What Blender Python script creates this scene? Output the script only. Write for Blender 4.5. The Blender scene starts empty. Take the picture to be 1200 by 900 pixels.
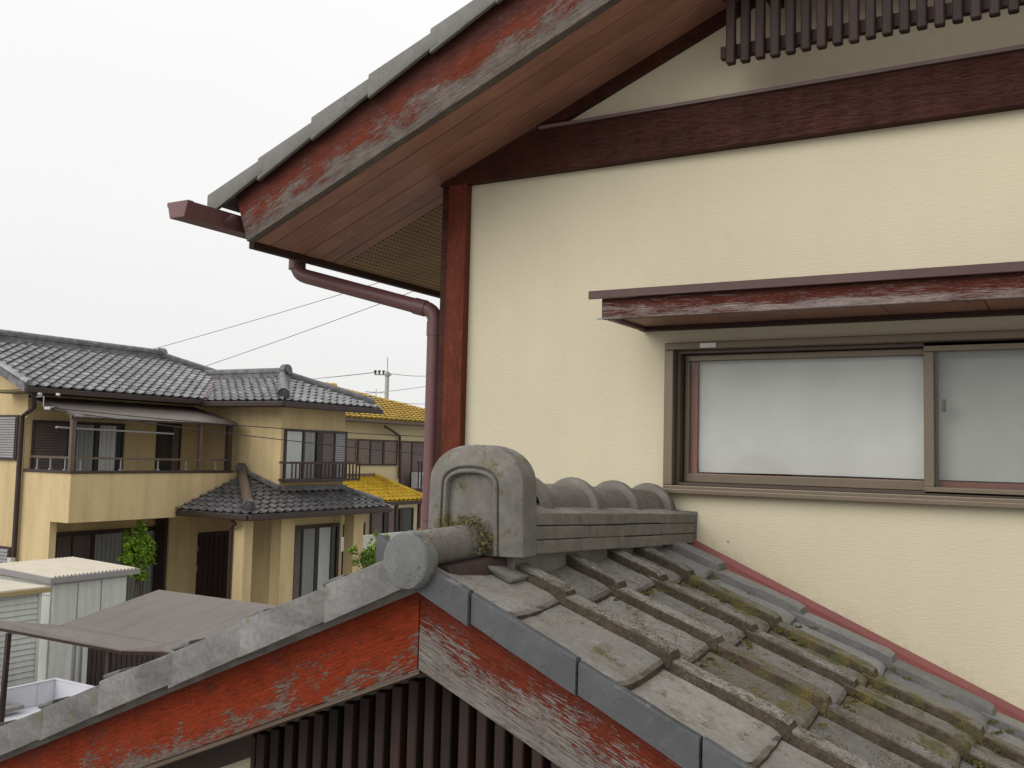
import bpy, bmesh, math, random
from mathutils import Vector, Matrix
random.seed(7)
R = math.radians
C = bpy.context.scene.collection
SC = bpy.context.scene

# ------------------------------------------------------------------ camera
yaw, pitch, roll = R(30.47), R(4.03), R(1.40)
f0 = Vector((-math.sin(yaw), math.cos(yaw), 0)); r0 = Vector((math.cos(yaw), math.sin(yaw), 0)); u0 = Vector((0, 0, 1))
fw = f0*math.cos(pitch) + u0*math.sin(pitch); up = u0*math.cos(pitch) - f0*math.sin(pitch)
rt = r0*math.cos(roll) + up*math.sin(roll); up2 = up*math.cos(roll) - r0*math.sin(roll)
cam = bpy.data.cameras.new('camera'); co = bpy.data.objects.new('camera', cam); C.objects.link(co)
m = Matrix(((rt.x, up2.x, -fw.x, 0), (rt.y, up2.y, -fw.y, 0), (rt.z, up2.z, -fw.z, 0), (0, 0, 0, 1)))
co.matrix_world = m
cam.sensor_width = 36; cam.lens = 1143.2/1200*36; cam.clip_start = .05; cam.clip_end = 3000
SC.camera = co

# ------------------------------------------------------------------ sky, sun, exposure (overcast)
w = bpy.data.worlds.new('World'); SC.world = w; w.use_nodes = True
nt = w.node_tree; bg = nt.nodes['Background']
SUN_EL, SUN_ROT = R(33), R(205)
sky = nt.nodes.new('ShaderNodeTexSky'); sky.sky_type = 'NISHITA'; sky.sun_disc = False
sky.sun_elevation = SUN_EL; sky.sun_rotation = SUN_ROT; sky.air_density = 1; sky.dust_density = 4
hsv = nt.nodes.new('ShaderNodeHueSaturation'); hsv.inputs['Saturation'].default_value = .08
nt.links.new(sky.outputs[0], hsv.inputs['Color'])
# cloud deck: an even white overcast that brightens slowly towards the zenith
tc = nt.nodes.new('ShaderNodeTexCoord'); sp = nt.nodes.new('ShaderNodeSeparateXYZ'); nt.links.new(tc.outputs['Generated'], sp.inputs[0])
rp = nt.nodes.new('ShaderNodeValToRGB'); nt.links.new(sp.outputs['Z'], rp.inputs[0])
cr = rp.color_ramp; cr.elements[0].position = 0; cr.elements[0].color = (.73, .73, .72, 1)
cr.elements[1].position = 1; cr.elements[1].color = (1.05, 1.05, 1.06, 1)
e = cr.elements.new(.12); e.color = (.76, .76, .755, 1)
e = cr.elements.new(.42); e.color = (.84, .84, .84, 1)
cn = nt.nodes.new('ShaderNodeTexNoise'); cn.inputs['Scale'].default_value = 2.2; cn.inputs['Detail'].default_value = 3
cmap = nt.nodes.new('ShaderNodeMapping'); cmap.inputs['Scale'].default_value = (1, 1, 2.6)
nt.links.new(tc.outputs['Generated'], cmap.inputs[0]); nt.links.new(cmap.outputs[0], cn.inputs['Vector'])
mr = nt.nodes.new('ShaderNodeMapRange'); mr.inputs[3].default_value = .955; mr.inputs[4].default_value = 1.045
nt.links.new(cn.outputs[0], mr.inputs[0])
vm = nt.nodes.new('ShaderNodeVectorMath'); vm.operation = 'SCALE'
nt.links.new(rp.outputs[0], vm.inputs[0]); nt.links.new(mr.outputs[0], vm.inputs['Scale'])
vs = nt.nodes.new('ShaderNodeVectorMath'); vs.operation = 'SCALE'; vs.inputs['Scale'].default_value = 10.0   # deck in sky-texture units, so the strength stays 0.1
nt.links.new(vm.outputs[0], vs.inputs[0])
mx = nt.nodes.new('ShaderNodeMix'); mx.data_type = 'RGBA'; mx.inputs[0].default_value = .93
nt.links.new(hsv.outputs[0], mx.inputs[6]); nt.links.new(vs.outputs[0], mx.inputs[7])
nt.links.new(mx.outputs[2], bg.inputs['Color']); bg.inputs['Strength'].default_value = .1
sl = bpy.data.lights.new('sun', 'SUN'); sl.energy = 1.45; sl.angle = R(50); sl.color = (1, .97, .92)
so = bpy.data.objects.new('sun', sl); C.objects.link(so)
# light comes from behind the camera, a little to the left
sd = Vector((math.sin(SUN_ROT)*math.cos(SUN_EL), math.cos(SUN_ROT)*math.cos(SUN_EL), math.sin(SUN_EL)))
so.rotation_euler = (-sd).to_track_quat('-Z', 'Y').to_euler()
vsx = SC.view_settings; vsx.view_transform = 'Standard'; vsx.look = 'None'; vsx.exposure = .30; vsx.gamma = 1
SC.cycles.max_bounces = 6; SC.cycles.transparent_max_bounces = 8
SC.cycles.use_denoising = True

# ------------------------------------------------------------------ materials
class M:
    def __init__(s, name, base=(.5, .5, .5), rough=.7, spec=.3, metal=0):
        s.m = bpy.data.materials.new(name); s.m.use_nodes = True
        s.t = s.m.node_tree; s.b = s.t.nodes['Principled BSDF']
        s.b.inputs['Base Color'].default_value = (*base, 1); s.b.inputs['Roughness'].default_value = rough
        s.b.inputs['Specular IOR Level'].default_value = spec; s.b.inputs['Metallic'].default_value = metal
        s._pos = None
    def n(s, ty): return s.t.nodes.new('ShaderNode'+ty)
    def l(s, a, b): s.t.links.new(a, b)
    def pos(s):                       # place in the scene, in metres
        if not s._pos: s._pos = s.n('NewGeometry').outputs['Position']
        return s._pos
    def uv(s): return s.n('TexCoord').outputs['UV']
    def mapped(s, vec, scale=(1, 1, 1), rot=(0, 0, 0)):
        q = s.n('Mapping'); q.inputs['Scale'].default_value = scale; q.inputs['Rotation'].default_value = rot
        s.l(vec, q.inputs[0]); return q.outputs[0]
    def noise(s, vec, scale=5, detail=4, rough=.55):
        q = s.n('TexNoise'); q.inputs['Scale'].default_value = scale; q.inputs['Detail'].default_value = detail
        q.inputs['Roughness'].default_value = rough; s.l(vec, q.inputs['Vector']); return q.outputs[0]
    def voro(s, vec, scale=5, feat='F1'):
        q = s.n('TexVoronoi'); q.feature = feat; q.inputs['Scale'].default_value = scale; s.l(vec, q.inputs['Vector']); return q.outputs[0]
    def rng(s, v, a, b, c=0, d=1):
        q = s.n('MapRange'); s.l(v, q.inputs[0])
        for i, x in enumerate((a, b, c, d)): q.inputs[i+1].default_value = x
        return q.outputs[0]
    def math(s, op, a, b=None):
        q = s.n('Math'); q.operation = op
        for i, x in enumerate((a, b)):
            if x is None: continue
            if isinstance(x, (int, float)): q.inputs[i].default_value = x
            else: s.l(x, q.inputs[i])
        return q.outputs[0]
    def mix(s, fac, a, b, mode='MIX'):
        q = s.n('Mix'); q.data_type = 'RGBA'; q.blend_type = mode
        for i, x in ((0, fac), (6, a), (7, b)):
            if isinstance(x, (int, float)): q.inputs[i].default_value = x
            elif isinstance(x, tuple): q.inputs[i].default_value = (*x, 1)
            else: s.l(x, q.inputs[i])
        return q.outputs[2]
    def scl(s, col, v):               # colour times a value
        q = s.n('VectorMath'); q.operation = 'SCALE'
        if isinstance(col, tuple): q.inputs[0].default_value = col
        else: s.l(col, q.inputs[0])
        s.l(v, q.inputs['Scale']); return q.outputs[0]
    def col(s, c): s.l(c, s.b.inputs['Base Color'])
    def bump(s, h, st=.3, dist=.01, prev=None):
        q = s.n('Bump'); q.inputs['Strength'].default_value = st; q.inputs['Distance'].default_value = dist
        s.l(h, q.inputs['Height'])
        if prev is not None: s.l(prev, q.inputs['Normal'])
        s.l(q.outputs[0], s.b.inputs['Normal']); return q.outputs[0]
    def rand(s): return s.n('ObjectInfo').outputs['Random']

def vary(name, base, amt=.15, scale=3, rough=.7, spec=.3, bump=0, bscale=60, bdist=.004, stretch=(1, 1, 1), metal=0, rnd=0):
    q = M(name, base, rough, spec, metal); p = q.mapped(q.pos(), stretch)
    v = q.rng(q.noise(p, scale, 5), .25, .75, 1-amt, 1+amt)
    v = q.math('MULTIPLY', v, q.rng(q.noise(p, scale*9, 3), .3, .7, 1-amt*.4, 1+amt*.4))
    if rnd: v = q.math('MULTIPLY', v, q.rng(q.rand(), 0, 1, 1-rnd, 1+rnd))
    q.col(q.scl(base, v))
    if bump: q.bump(q.noise(p, bscale, 4), bump, bdist)
    return q.m

MT = {}
# sprayed plaster with fine horizontal ripples
q = M('cream_plaster', (.57, .50, .335), .85, .2)
p = q.pos()
rip = q.noise(q.mapped(p, (30, 30, 190)), 1, 3, .6)
gr = q.noise(p, 230, 2)
big = q.rng(q.noise(p, 1.1, 4), .3, .7, .955, 1.045)
strk = q.rng(q.noise(q.mapped(p, (7, 7, .8)), 1, 4), .35, .75, 1.01, .975)
c = q.scl((.555, .502, .366), q.math('MULTIPLY', q.math('MULTIPLY', big, strk), q.rng(rip, .3, .7, .975, 1.025)))
spk = q.rng(q.voro(p, 3.3), .012, .02, 1, 0)
crk = q.noise(q.mapped(p, (1, 1, .35)), 2.0, 7, .65)
crk = q.rng(q.math('ABSOLUTE', q.math('SUBTRACT', crk, .5)), .0, .0016, .35, 0)
crk = q.math('MULTIPLY', crk, q.rng(q.noise(p, .9, 2), .58, .66, 0, 1))
c = q.mix(q.math('MAXIMUM', q.math('MULTIPLY', spk, .7), crk), c, (.16, .12, .08))
# splashed dirt where the porch roof meets the wall
sx = q.n('SeparateXYZ'); q.l(p, sx.inputs[0])
hh = q.math('ADD', q.math('ADD', sx.outputs['Z'], .805), q.math('MULTIPLY', sx.outputs['X'], .425))
dm = q.math('MULTIPLY', q.math('MULTIPLY', q.rng(hh, .0, .075, 1, 0), q.rng(sx.outputs['X'], -1.25, -1.1, 0, 1)), q.rng(q.noise(q.mapped(p, (45, 45, 30)), 1, 5, .7), .40, .70, 0, .40))
dm = q.math('MULTIPLY', dm, q.rng(hh, -.2, -.05, 0, 1))
c = q.mix(dm, c, (.25, .21, .13)); q.col(c)
b = q.bump(rip, .4, .0035); q.bump(gr, .25, .002, b); MT['plaster'] = q.m

# weathered red paint on boards; UV: u metres along, v 0 (bottom edge) .. 1 (top edge)
def peel(name, red, bare_amt, grad, wood=(.33, .295, .275), seed=0., streak=1., patch=.8, dark=(.075, .018, .012)):
    q = M(name, red, .62, .12)
    uvn = q.uv(); s = q.n('SeparateXYZ'); q.l(uvn, s.inputs[0]); v = s.outputs['Y']
    of = q.n('VectorMath'); of.operation = 'ADD'; of.inputs[1].default_value = (seed*3.7, seed*1.3, seed); q.l(uvn, of.inputs[0]); u = of.outputs[0]
    n1 = q.noise(q.mapped(u, (3.2, 1.3, 1)), 2, 5, .6)
    n2 = q.noise(q.mapped(u, (9, 12, 1)), 3, 7, .68)
    n3 = q.noise(q.mapped(u, (7, 85, 1)), 1, 4, .65)
    n4 = q.noise(q.mapped(u, (40, 46, 1)), 3, 4, .65)
    n5 = q.noise(q.mapped(u, (22, 30, 1)), 2, 3, .5)
    n6 = q.noise(q.mapped(u, (5, 34, 1)), 2, 5, .6)
    fld = q.math('ADD', q.math('MULTIPLY', q.math('SUBTRACT', n1, .5), patch*1.5), q.math('MULTIPLY', q.math('SUBTRACT', n2, .5), 1.0))
    fld = q.math('ADD', fld, q.math('MULTIPLY', q.math('SUBTRACT', n3, .5), streak))
    fld = q.math('ADD', fld, q.math('MULTIPLY', q.math('SUBTRACT', n5, .5), .75))
    fld = q.math('ADD', fld, q.math('MULTIPLY', q.math('SUBTRACT', n4, .5), .35))
    fld = q.math('ADD', fld, q.math('SUBTRACT', bare_amt, q.math('MULTIPLY', v, grad)))
    mask = q.rng(fld, -.012, .018)
    edge = q.rng(q.math('ABSOLUTE', q.math('ADD', fld, .05)), .0, .07, 1, 0)
    grain = q.rng(n3, .3, .68, .62, 1.22)
    crack = q.rng(q.math('ABSOLUTE', q.math('SUBTRACT', n6, .5)), .004, .022, 1, 0)
    woodc = q.scl(wood, q.math('MULTIPLY', grain, q.math('MULTIPLY', q.rng(n1, .3, .7, .8, 1.15), q.rng(n4, .3, .7, .82, 1.15))))
    woodc = q.mix(q.math('MULTIPLY', crack, .75), woodc, (.045, .032, .026))
    redv = q.math('MULTIPLY', q.rng(n2, .3, .72, .60, 1.25), q.rng(n1, .3, .7, .70, 1.25))
    redc = q.mix(q.rng(n4, .54, .66, 0, .9), q.scl(red, redv), dark)
    redc = q.mix(q.math('MULTIPLY', crack, .55), redc, dark)
    redc = q.mix(q.math('MULTIPLY', edge, .55), redc, dark)
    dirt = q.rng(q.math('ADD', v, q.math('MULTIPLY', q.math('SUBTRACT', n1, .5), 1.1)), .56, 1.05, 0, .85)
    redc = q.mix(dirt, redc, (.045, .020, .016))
    q.col(q.mix(mask, redc, woodc))
    q.l(q.rng(mask, 0, 1, .5, .9), q.b.inputs['Roughness'])
    h = q.math('SUBTRACT', q.math('ADD', q.math('MULTIPLY', n3, .5), q.math('MULTIPLY', edge, .3)), q.math('ADD', q.math('MULTIPLY', mask, .8), q.math('MULTIPLY', crack, .5)))
    q.bump(h, .6, .0035)
    return q.m
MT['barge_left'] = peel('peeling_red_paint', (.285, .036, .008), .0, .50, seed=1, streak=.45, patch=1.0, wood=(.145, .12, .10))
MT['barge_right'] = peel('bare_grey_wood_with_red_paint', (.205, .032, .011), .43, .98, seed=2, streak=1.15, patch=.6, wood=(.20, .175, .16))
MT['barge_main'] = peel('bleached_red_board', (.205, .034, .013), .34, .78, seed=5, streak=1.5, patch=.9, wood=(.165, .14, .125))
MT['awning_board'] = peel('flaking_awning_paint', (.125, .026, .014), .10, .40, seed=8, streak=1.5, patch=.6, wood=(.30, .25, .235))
MT['post'] = peel('worn_red_post', (.150, .034, .016), -.36, .1, seed=11, streak=.7)
MT['beam'] = peel('dark_red_beam', (.055, .016, .011), -.40, .0, seed=14, streak=.4, patch=.4, dark=(.04, .014, .012))

def wood(name, base, rough=.6, amt=.25, sc=(4, 60, 1), rnd=.1):
    q = M(name, base, rough, .3); u = q.uv()
    a = q.noise(q.mapped(u, sc), 1, 4, .6); b_ = q.noise(q.mapped(u, (2.5, 2.5, 1)), 2, 4)
    v = q.math('MULTIPLY', q.rng(a, .3, .7, 1-amt, 1+amt), q.rng(b_, .3, .7, .8, 1.2))
    v = q.math('MULTIPLY', v, q.rng(q.rand(), 0, 1, 1-rnd, 1+rnd))
    q.col(q.scl(base, v)); q.bump(a, .25, .002); return q.m
MT['soffit'] = wood('soffit_board', (.27, .130, .086), .5, amt=.12)
MT['trim'] = vary('dark_trim', (.036, .015, .012), .2, 4, .6)
MT['lattice'] = vary('dark_lattice', (.028, .0145, .012), .3, 6, .65, stretch=(1, 1, .2), bump=.2, rnd=.35)
MT['lattice2'] = vary('porch_lattice', (.026, .0135, .011), .35, 6, .6, stretch=(1, 1, .2), bump=.2, rnd=.5)
MT['pvc'] = vary('plum_pvc', (.135, .062, .062), .12, 5, .42, .4)
MT['pvc_red'] = vary('dusty_red_metal', (.205, .066, .060), .12, 6, .55, .35)
MT['awning_metal'] = vary('plum_awning_metal', (.070, .033, .031), .2, 6, .5, .35)
MT['capmetal'] = vary('grey_cap', (.15, .10, .095), .15, 6, .5)
MT['alu'] = vary('bronze_aluminium', (.150, .115, .078), .08, 10, .38, .5, stretch=(1, 1, .3), metal=.25)
MT['alu_dark'] = vary('dark_bronze_track', (.06, .043, .03), .08, 10, .42, .5, metal=.2)
MT['inner_wood'] = vary('inner_red_wood', (.30, .105, .07), .15, 9, .55)
MT['sticker'] = vary('white_sticker', (.72, .70, .66), .05, 40, .5)
q = M('perforated_board', (.17, .115, .058), .7, .2); p = q.pos()
ck = q.n('TexChecker'); gx = q.mapped(p, (1, 1, 0))
s = q.n('SeparateXYZ'); q.l(p, s.inputs[0])
def cell(o, per): return q.math('ABSOLUTE', q.math('SUBTRACT', q.math('FRACT', q.math('MULTIPLY', o, 1/per)), .5))
rr = q.math('ADD', q.math('POWER', cell(s.outputs['X'], .024), 2), q.math('POWER', cell(s.outputs['Y'], .024), 2))
hole = q.rng(rr, .05, .075, 1, 0)
q.col(q.mix(hole, q.scl((.25, .168, .092), q.rng(q.noise(p, 6), .3, .7, .85, 1.15)), (.035, .024, .015))); q.bump(hole, -.6, .003); MT['perf'] = q.m

# old grey roof tiles with lichen
def tile(name, base, lichen, speck, warm=.5, white=.2, side=(.036, .0255, .0135), mott=0, runs=0, sv=2.3):
    q = M(name, base, .85, .25); p = q.pos()
    off = q.n('VectorMath'); off.operation = 'ADD'; q.l(p, off.inputs[0])
    n1 = q.noise(p, 4.5, 5, .6); n2 = q.noise(p, 19, 6, .68); n3 = q.noise(p, 95, 4, .7); n4 = q.noise(p, 13, 6, .68)
    v = q.math('MULTIPLY', q.rng(n1, .3, .7, .82, 1.15), q.rng(n3, .3, .7, .85, 1.13))
    v = q.math('MULTIPLY', v, q.rng(q.rand(), 0, 1, .78, 1.16))
    if mott: v = q.math('MULTIPLY', v, q.rng(q.math('ADD', q.math('MULTIPLY', q.noise(p, 11, 6, .7), .65), q.math('MULTIPLY', n1, .35)), .36, .62, 1-mott, 1+mott))
    if runs: v = q.math('MULTIPLY', v, q.rng(q.noise(q.mapped(p, (55, 55, 5)), 1, 4, .6), .42, .68, 1, 1-runs))
    c = q.scl(base, v)
    c = q.mix(q.math('MULTIPLY', q.rng(n2, .5, .62), warm), c, (.175, .145, .105))
    c = q.mix(q.math('MULTIPLY', q.rng(q.noise(p, 33, 5, .7), .58, .68), white), c, (.46, .45, .42))
    # upright faces take a darker, mottled side tone
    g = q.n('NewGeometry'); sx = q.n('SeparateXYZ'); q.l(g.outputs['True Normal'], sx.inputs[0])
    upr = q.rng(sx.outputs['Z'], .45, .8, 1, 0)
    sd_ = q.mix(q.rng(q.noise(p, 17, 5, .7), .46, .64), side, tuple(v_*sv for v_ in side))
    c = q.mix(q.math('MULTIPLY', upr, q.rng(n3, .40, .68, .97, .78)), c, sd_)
    # olive and ochre lichen patches
    lf = q.math('ADD', q.math('MULTIPLY', n4, .6), q.math('ADD', q.math('MULTIPLY', n2, .3), q.math('MULTIPLY', n3, .1)))
    lm = q.rng(lf, .62-lichen*.12, .665-lichen*.12)
    lc = q.mix(q.rng(q.noise(p, 26, 3), .42, .6), (.165, .120, .026), (.085, .085, .026))
    c = q.mix(q.math('MULTIPLY', lm, .74), c, lc)
    c = q.mix(q.rng(q.math('ADD', q.math('MULTIPLY', q.noise(p, 170, 3, .65), .62), q.math('MULTIPLY', n2, .38)), .625-speck*.1, .66-speck*.1, 0, .85), c, (.055, .047, .037))
    c = q.mix(q.rng(q.voro(p, 42), .10, .16, .5*speck, 0), c, (.06, .045, .03))
    q.col(c)
    b = q.bump(n2, .5, .005); q.bump(n3, .5, .002, b)
    return q.m
MT['tile'] = tile('weathered_tile', (.205, .192, .172), .42, .85, .55, .28)
MT['tile_verge'] = tile('pale_weathered_tile', (.225, .212, .19), .50, .45, .5, .3)
MT['tile_moss'] = tile('mossy_tile', (.175, .160, .130), 1.0, .8, .75, .15)
MT['tile_new'] = tile('clean_grey_tile', (.205, .202, .193), .02, .10, .25, .1, side=(.115, .11, .104), sv=1.3)
MT['tile_bar'] = tile('peppered_tile_roll', (.225, .210, .186), .40, 1.15, .5, .8)
MT['apron'] = tile('blue_grey_tile_edge', (.085, .089, .094), .0, .4, .2, .35, side=(.074, .077, .081), sv=1.15, mott=.22)
q = M('stained_tile_edge', (.2, .2, .19), .85, .25); p = q.mapped(q.pos(), (.75, 1, 1.8), (0, .4, 0))
a_ = q.noise(p, 7, 7, .72); b_ = q.noise(p, 2.6, 4); c_ = q.noise(q.pos(), 80, 3)
ob = q.n('TexCoord').outputs['Object']; so_ = q.n('SeparateXYZ'); q.l(ob, so_.inputs[0])
old = q.math('ADD', q.math('MULTIPLY', a_, .6), q.math('MULTIPLY', b_, .4))
old = q.math('ADD', old, q.rng(so_.outputs['X'], -.27, -.12, .07, -.015))
c = q.mix(q.rng(old, .38, .64), (.095, .092, .087), (.215, .210, .203))
c = q.scl(c, q.math('MULTIPLY', q.rng(c_, .3, .7, .85, 1.15), q.rng(q.rand(), 0, 1, .92, 1.05)))
c = q.mix(q.math('MULTIPLY', q.rng(q.noise(q.pos(), 15, 4), .63, .7), .6), c, (.14, .115, .04)); q.col(c); q.bump(a_, .3, .003); MT['apron_left'] = q.m
MT['main_verge'] = tile('grey_verge_tile', (.20, .198, .185), .0, .3, .35, .25, side=(.165, .16, .15), sv=1.15)
MT['oni'] = tile('stone_grey_ornament', (.178, .168, .150), .62, .25, .55, .15, side=(.140, .130, .115), sv=1.3, mott=.42, runs=.4)
MT['noshi'] = tile('ridge_course_tile', (.235, .218, .192), .2, .3, .6, .15, side=(.155, .141, .12), sv=1.35, mott=.28, runs=.35)
MT['cap'] = tile('ridge_cap_tile', (.190, .176, .155), .3, .3, .55, .15, side=(.142, .130, .113), sv=1.3, mott=.32, runs=.25)
MT['disc'] = tile('lichen_disc', (.19, .190, .182), 1.0, .35, .45, .5, side=(.135, .14, .14), sv=1.3, mott=.55, runs=.3)
MT['mortar'] = vary('grey_mortar', (.17, .155, .14), .25, 12, .9, bump=.5)
MT['mortar_spk'] = tile('speckled_mortar', (.19, .165, .125), .5, .9, .5, .5, side=(.14, .115, .075))
MT['cavity'] = vary('dark_hollow_fill', (.05, .032, .03), .3, 20, .5, bump=.4)  # dark colour standing for the shade inside hollows and gaps
MT['moss_green'] = vary('olive_moss', (.105, .098, .028), .5, 25, .95)
MT['moss'] = vary('dry_moss', (.16, .135, .055), .5, 25, .95, bump=.6)

# window glass: mostly see-through, with a weak mirror
q = M('window_glass'); t = q.t; out = t.nodes['Material Output']
tr = q.n('BsdfTransparent'); tr.inputs[0].default_value = (.98, .985, .98, 1); gl = q.n('BsdfGlossy'); gl.inputs['Roughness'].default_value = .03
fr = q.n('Fresnel'); fr.inputs[0].default_value = 1.35; ms = q.n('MixShader'); q.l(fr.outputs[0], ms.inputs[0]); q.l(tr.outputs[0], ms.inputs[1]); q.l(gl.outputs[0], ms.inputs[2]); q.l(ms.outputs[0], out.inputs[0]); MT['glass'] = q.m
q = M('insect_screen'); out = q.t.nodes['Material Output']
tr = q.n('BsdfTransparent'); df = q.n('BsdfDiffuse'); df.inputs[0].default_value = (.10, .095, .085, 1); ms = q.n('MixShader'); ms.inputs[0].default_value = .19
q.l(tr.outputs[0], ms.inputs[1]); q.l(df.outputs[0], ms.inputs[2]); q.l(ms.outputs[0], out.inputs[0]); MT['screen'] = q.m
q = M('white_cloth', (.82, .81, .77), .9, .1); p = q.pos()
q.col(q.scl((.65, .65, .63), q.rng(q.noise(p, 5, 5), .3, .7, .93, 1.06))); q.bump(q.noise(q.mapped(p, (3, 1, 5)), 2, 4), .25, .008); MT['cloth'] = q.m

# neighbours
MT['ochre'] = vary('ochre_wall', (.55, .42, .215), .12, 1.2, .9, .15, bump=.3, bscale=70, bdist=.006, stretch=(1, 1, .45))
q = M('ochre_wall', (.55, .42, .215), .9, .15); p = q.pos()
v = q.math('MULTIPLY', q.rng(q.noise(q.mapped(p, (1, 1, .5)), 1.3, 5), .3, .7, .90, 1.08), q.rng(q.noise(q.mapped(p, (5, 5, .35)), 1, 5, .6), .45, .75, 1.02, .84))
v = q.math('MULTIPLY', v, q.rng(q.noise(p, 30, 3), .3, .7, .96, 1.04))
crk = q.noise(q.mapped(p, (.5, .5, .25)), 1.0, 6, .65); crk = q.rng(q.math('ABSOLUTE', q.math('SUBTRACT', crk, .5)), 0, .0022, .3, 0)
c = q.mix(crk, q.scl((.54, .42, .23), v), (.2, .14, .07)); c = q.mix(q.rng(q.noise(q.mapped(p, (2, 2, .8)), 1, 5), .56, .75, 0, .3), c, (.40, .29, .15)); q.col(c)
q.bump(q.noise(p, 70, 3), .3, .006); MT['ochre'] = q.m
MT['cream2'] = vary('pale_cream_wall', (.52, .445, .27), .06, 1.2, .9, .15)
MT['rooftile'] = None
def glazed(name, base, rough):
    q = M(name, base, rough, .55); p = q.pos()
    v = q.math('MULTIPLY', q.rng(q.noise(p, 5.5, 3), .32, .68, .55, 1.45), q.rng(q.noise(p, .8, 3), .3, .7, .8, 1.18))
    q.col(q.scl(base, v)); q.l(q.rng(q.noise(p, 7, 3), .3, .7, rough*.7, rough*1.4), q.b.inputs['Roughness']); return q.m
MT['rooftile'] = glazed('silver_black_roof_tile', (.175, .175, .18), .27)
MT['rooftile2'] = glazed('dark_porch_roof_tile', (.085, .080, .082), .25)
MT['ridge2'] = glazed('grey_ridge', (.115, .112, .115), .5)
MT['yroof'] = vary('yellow_roof_tile', (.42, .265, .015), .30, 2.5, .6, .3)
MT['yroof2'] = vary('faded_yellow_roof_tile', (.34, .225, .038), .4, 3.5, .65, .3)
MT['yridge'] = vary('mossy_yellow_ridge', (.40, .27, .05), .45, 9, .7)
MT['brown'] = vary('brown_trim_paint', (.042, .027, .023), .15, 4, .5)
MT['brown2'] = vary('mid_brown_metal', (.105, .075, .055), .15, 4, .5)
MT['dglass'] = M('dark_house_glass', (.035, .037, .04), .08, .6).m
MT['sheer'] = vary('grey_sheer_curtain', (.24, .25, .245), .12, 3, .7, .4, stretch=(9, 9, .3))
MT['sheer2'] = vary('pale_sheer_curtain', (.46, .48, .47), .1, 3, .7, .4, stretch=(9, 9, .3))
MT['louver'] = vary('grey_brown_louver', (.115, .088, .082), .12, 3, .5, .4)
MT['louver_b'] = vary('bluish_louver', (.21, .20, .205), .12, 3, .45, .4)
MT['pinkglass'] = M('brown_tinted_shutter', (.14, .095, .082), .45, .4).m
MT['canopy'] = vary('brown_polycarbonate', (.125, .102, .09), .12, 3, .42, .4)
MT['canopy_flat'] = vary('faded_brown_sheet', (.128, .110, .096), .14, 2.2, .55, .35, stretch=(1, .4, 1))
MT['shedw'] = vary('white_shed_steel', (.48, .49, .455), .14, 2.2, .5, .35, stretch=(4, 4, .5))
MT['shedroof'] = vary('beige_shed_roof', (.52, .475, .39), .1, 3, .55)
MT['shedtrim'] = vary('grey_shed_trim', (.25, .235, .23), .08, 4, .5)
MT['tan'] = vary('tan_fascia', (.30, .235, .115), .08, 4, .5)
MT['white'] = vary('white_enamel', (.62, .62, .66), .06, 3, .35, .45)
MT['offwhite'] = vary('off_white_block', (.5, .49, .45), .08, 3, .8)
MT['fence'] = wood('old_brown_fence', (.022, .0135, .011), .7)
MT['rubber'] = vary('rubber', (.03, .03, .03), .1, 9, .8)
MT['bounce_ground'] = vary('pale_bounce_ground', (.27, .255, .235), .25, 1.3, .9, bump=.4, bscale=60)  # mostly unseen; kept pale to bounce fill light under eaves and into recesses
MT['cable'] = vary('black_cable', (.025, .025, .027), .1, 5, .6)
MT['concrete'] = vary('concrete_pole', (.36, .36, .35), .1, 4, .85)
MT['steel'] = vary('galvanised_steel', (.40, .41, .42), .1, 8, .4, .5, metal=.4)
MT['bark'] = vary('bark', (.10, .075, .05), .4, 14, .9, bump=.6)
def leaf(name, a, b):
    q = M(name, a, .55, .35); p = q.pos()
    q.col(q.mix(q.rng(q.noise(p, 9, 3), .35, .65), a, b))
    q.b.inputs['Subsurface Weight'].default_value = 0
    return q.m
MT['leaf'] = leaf('fresh_green_leaf', (.27, .42, .03), (.10, .22, .016))
MT['leaf2'] = leaf('yellow_green_leaf', (.16, .22, .04), (.07, .13, .02))
MT['leafred'] = leaf('russet_leaf', (.26, .09, .035), (.22, .15, .03))

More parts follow.
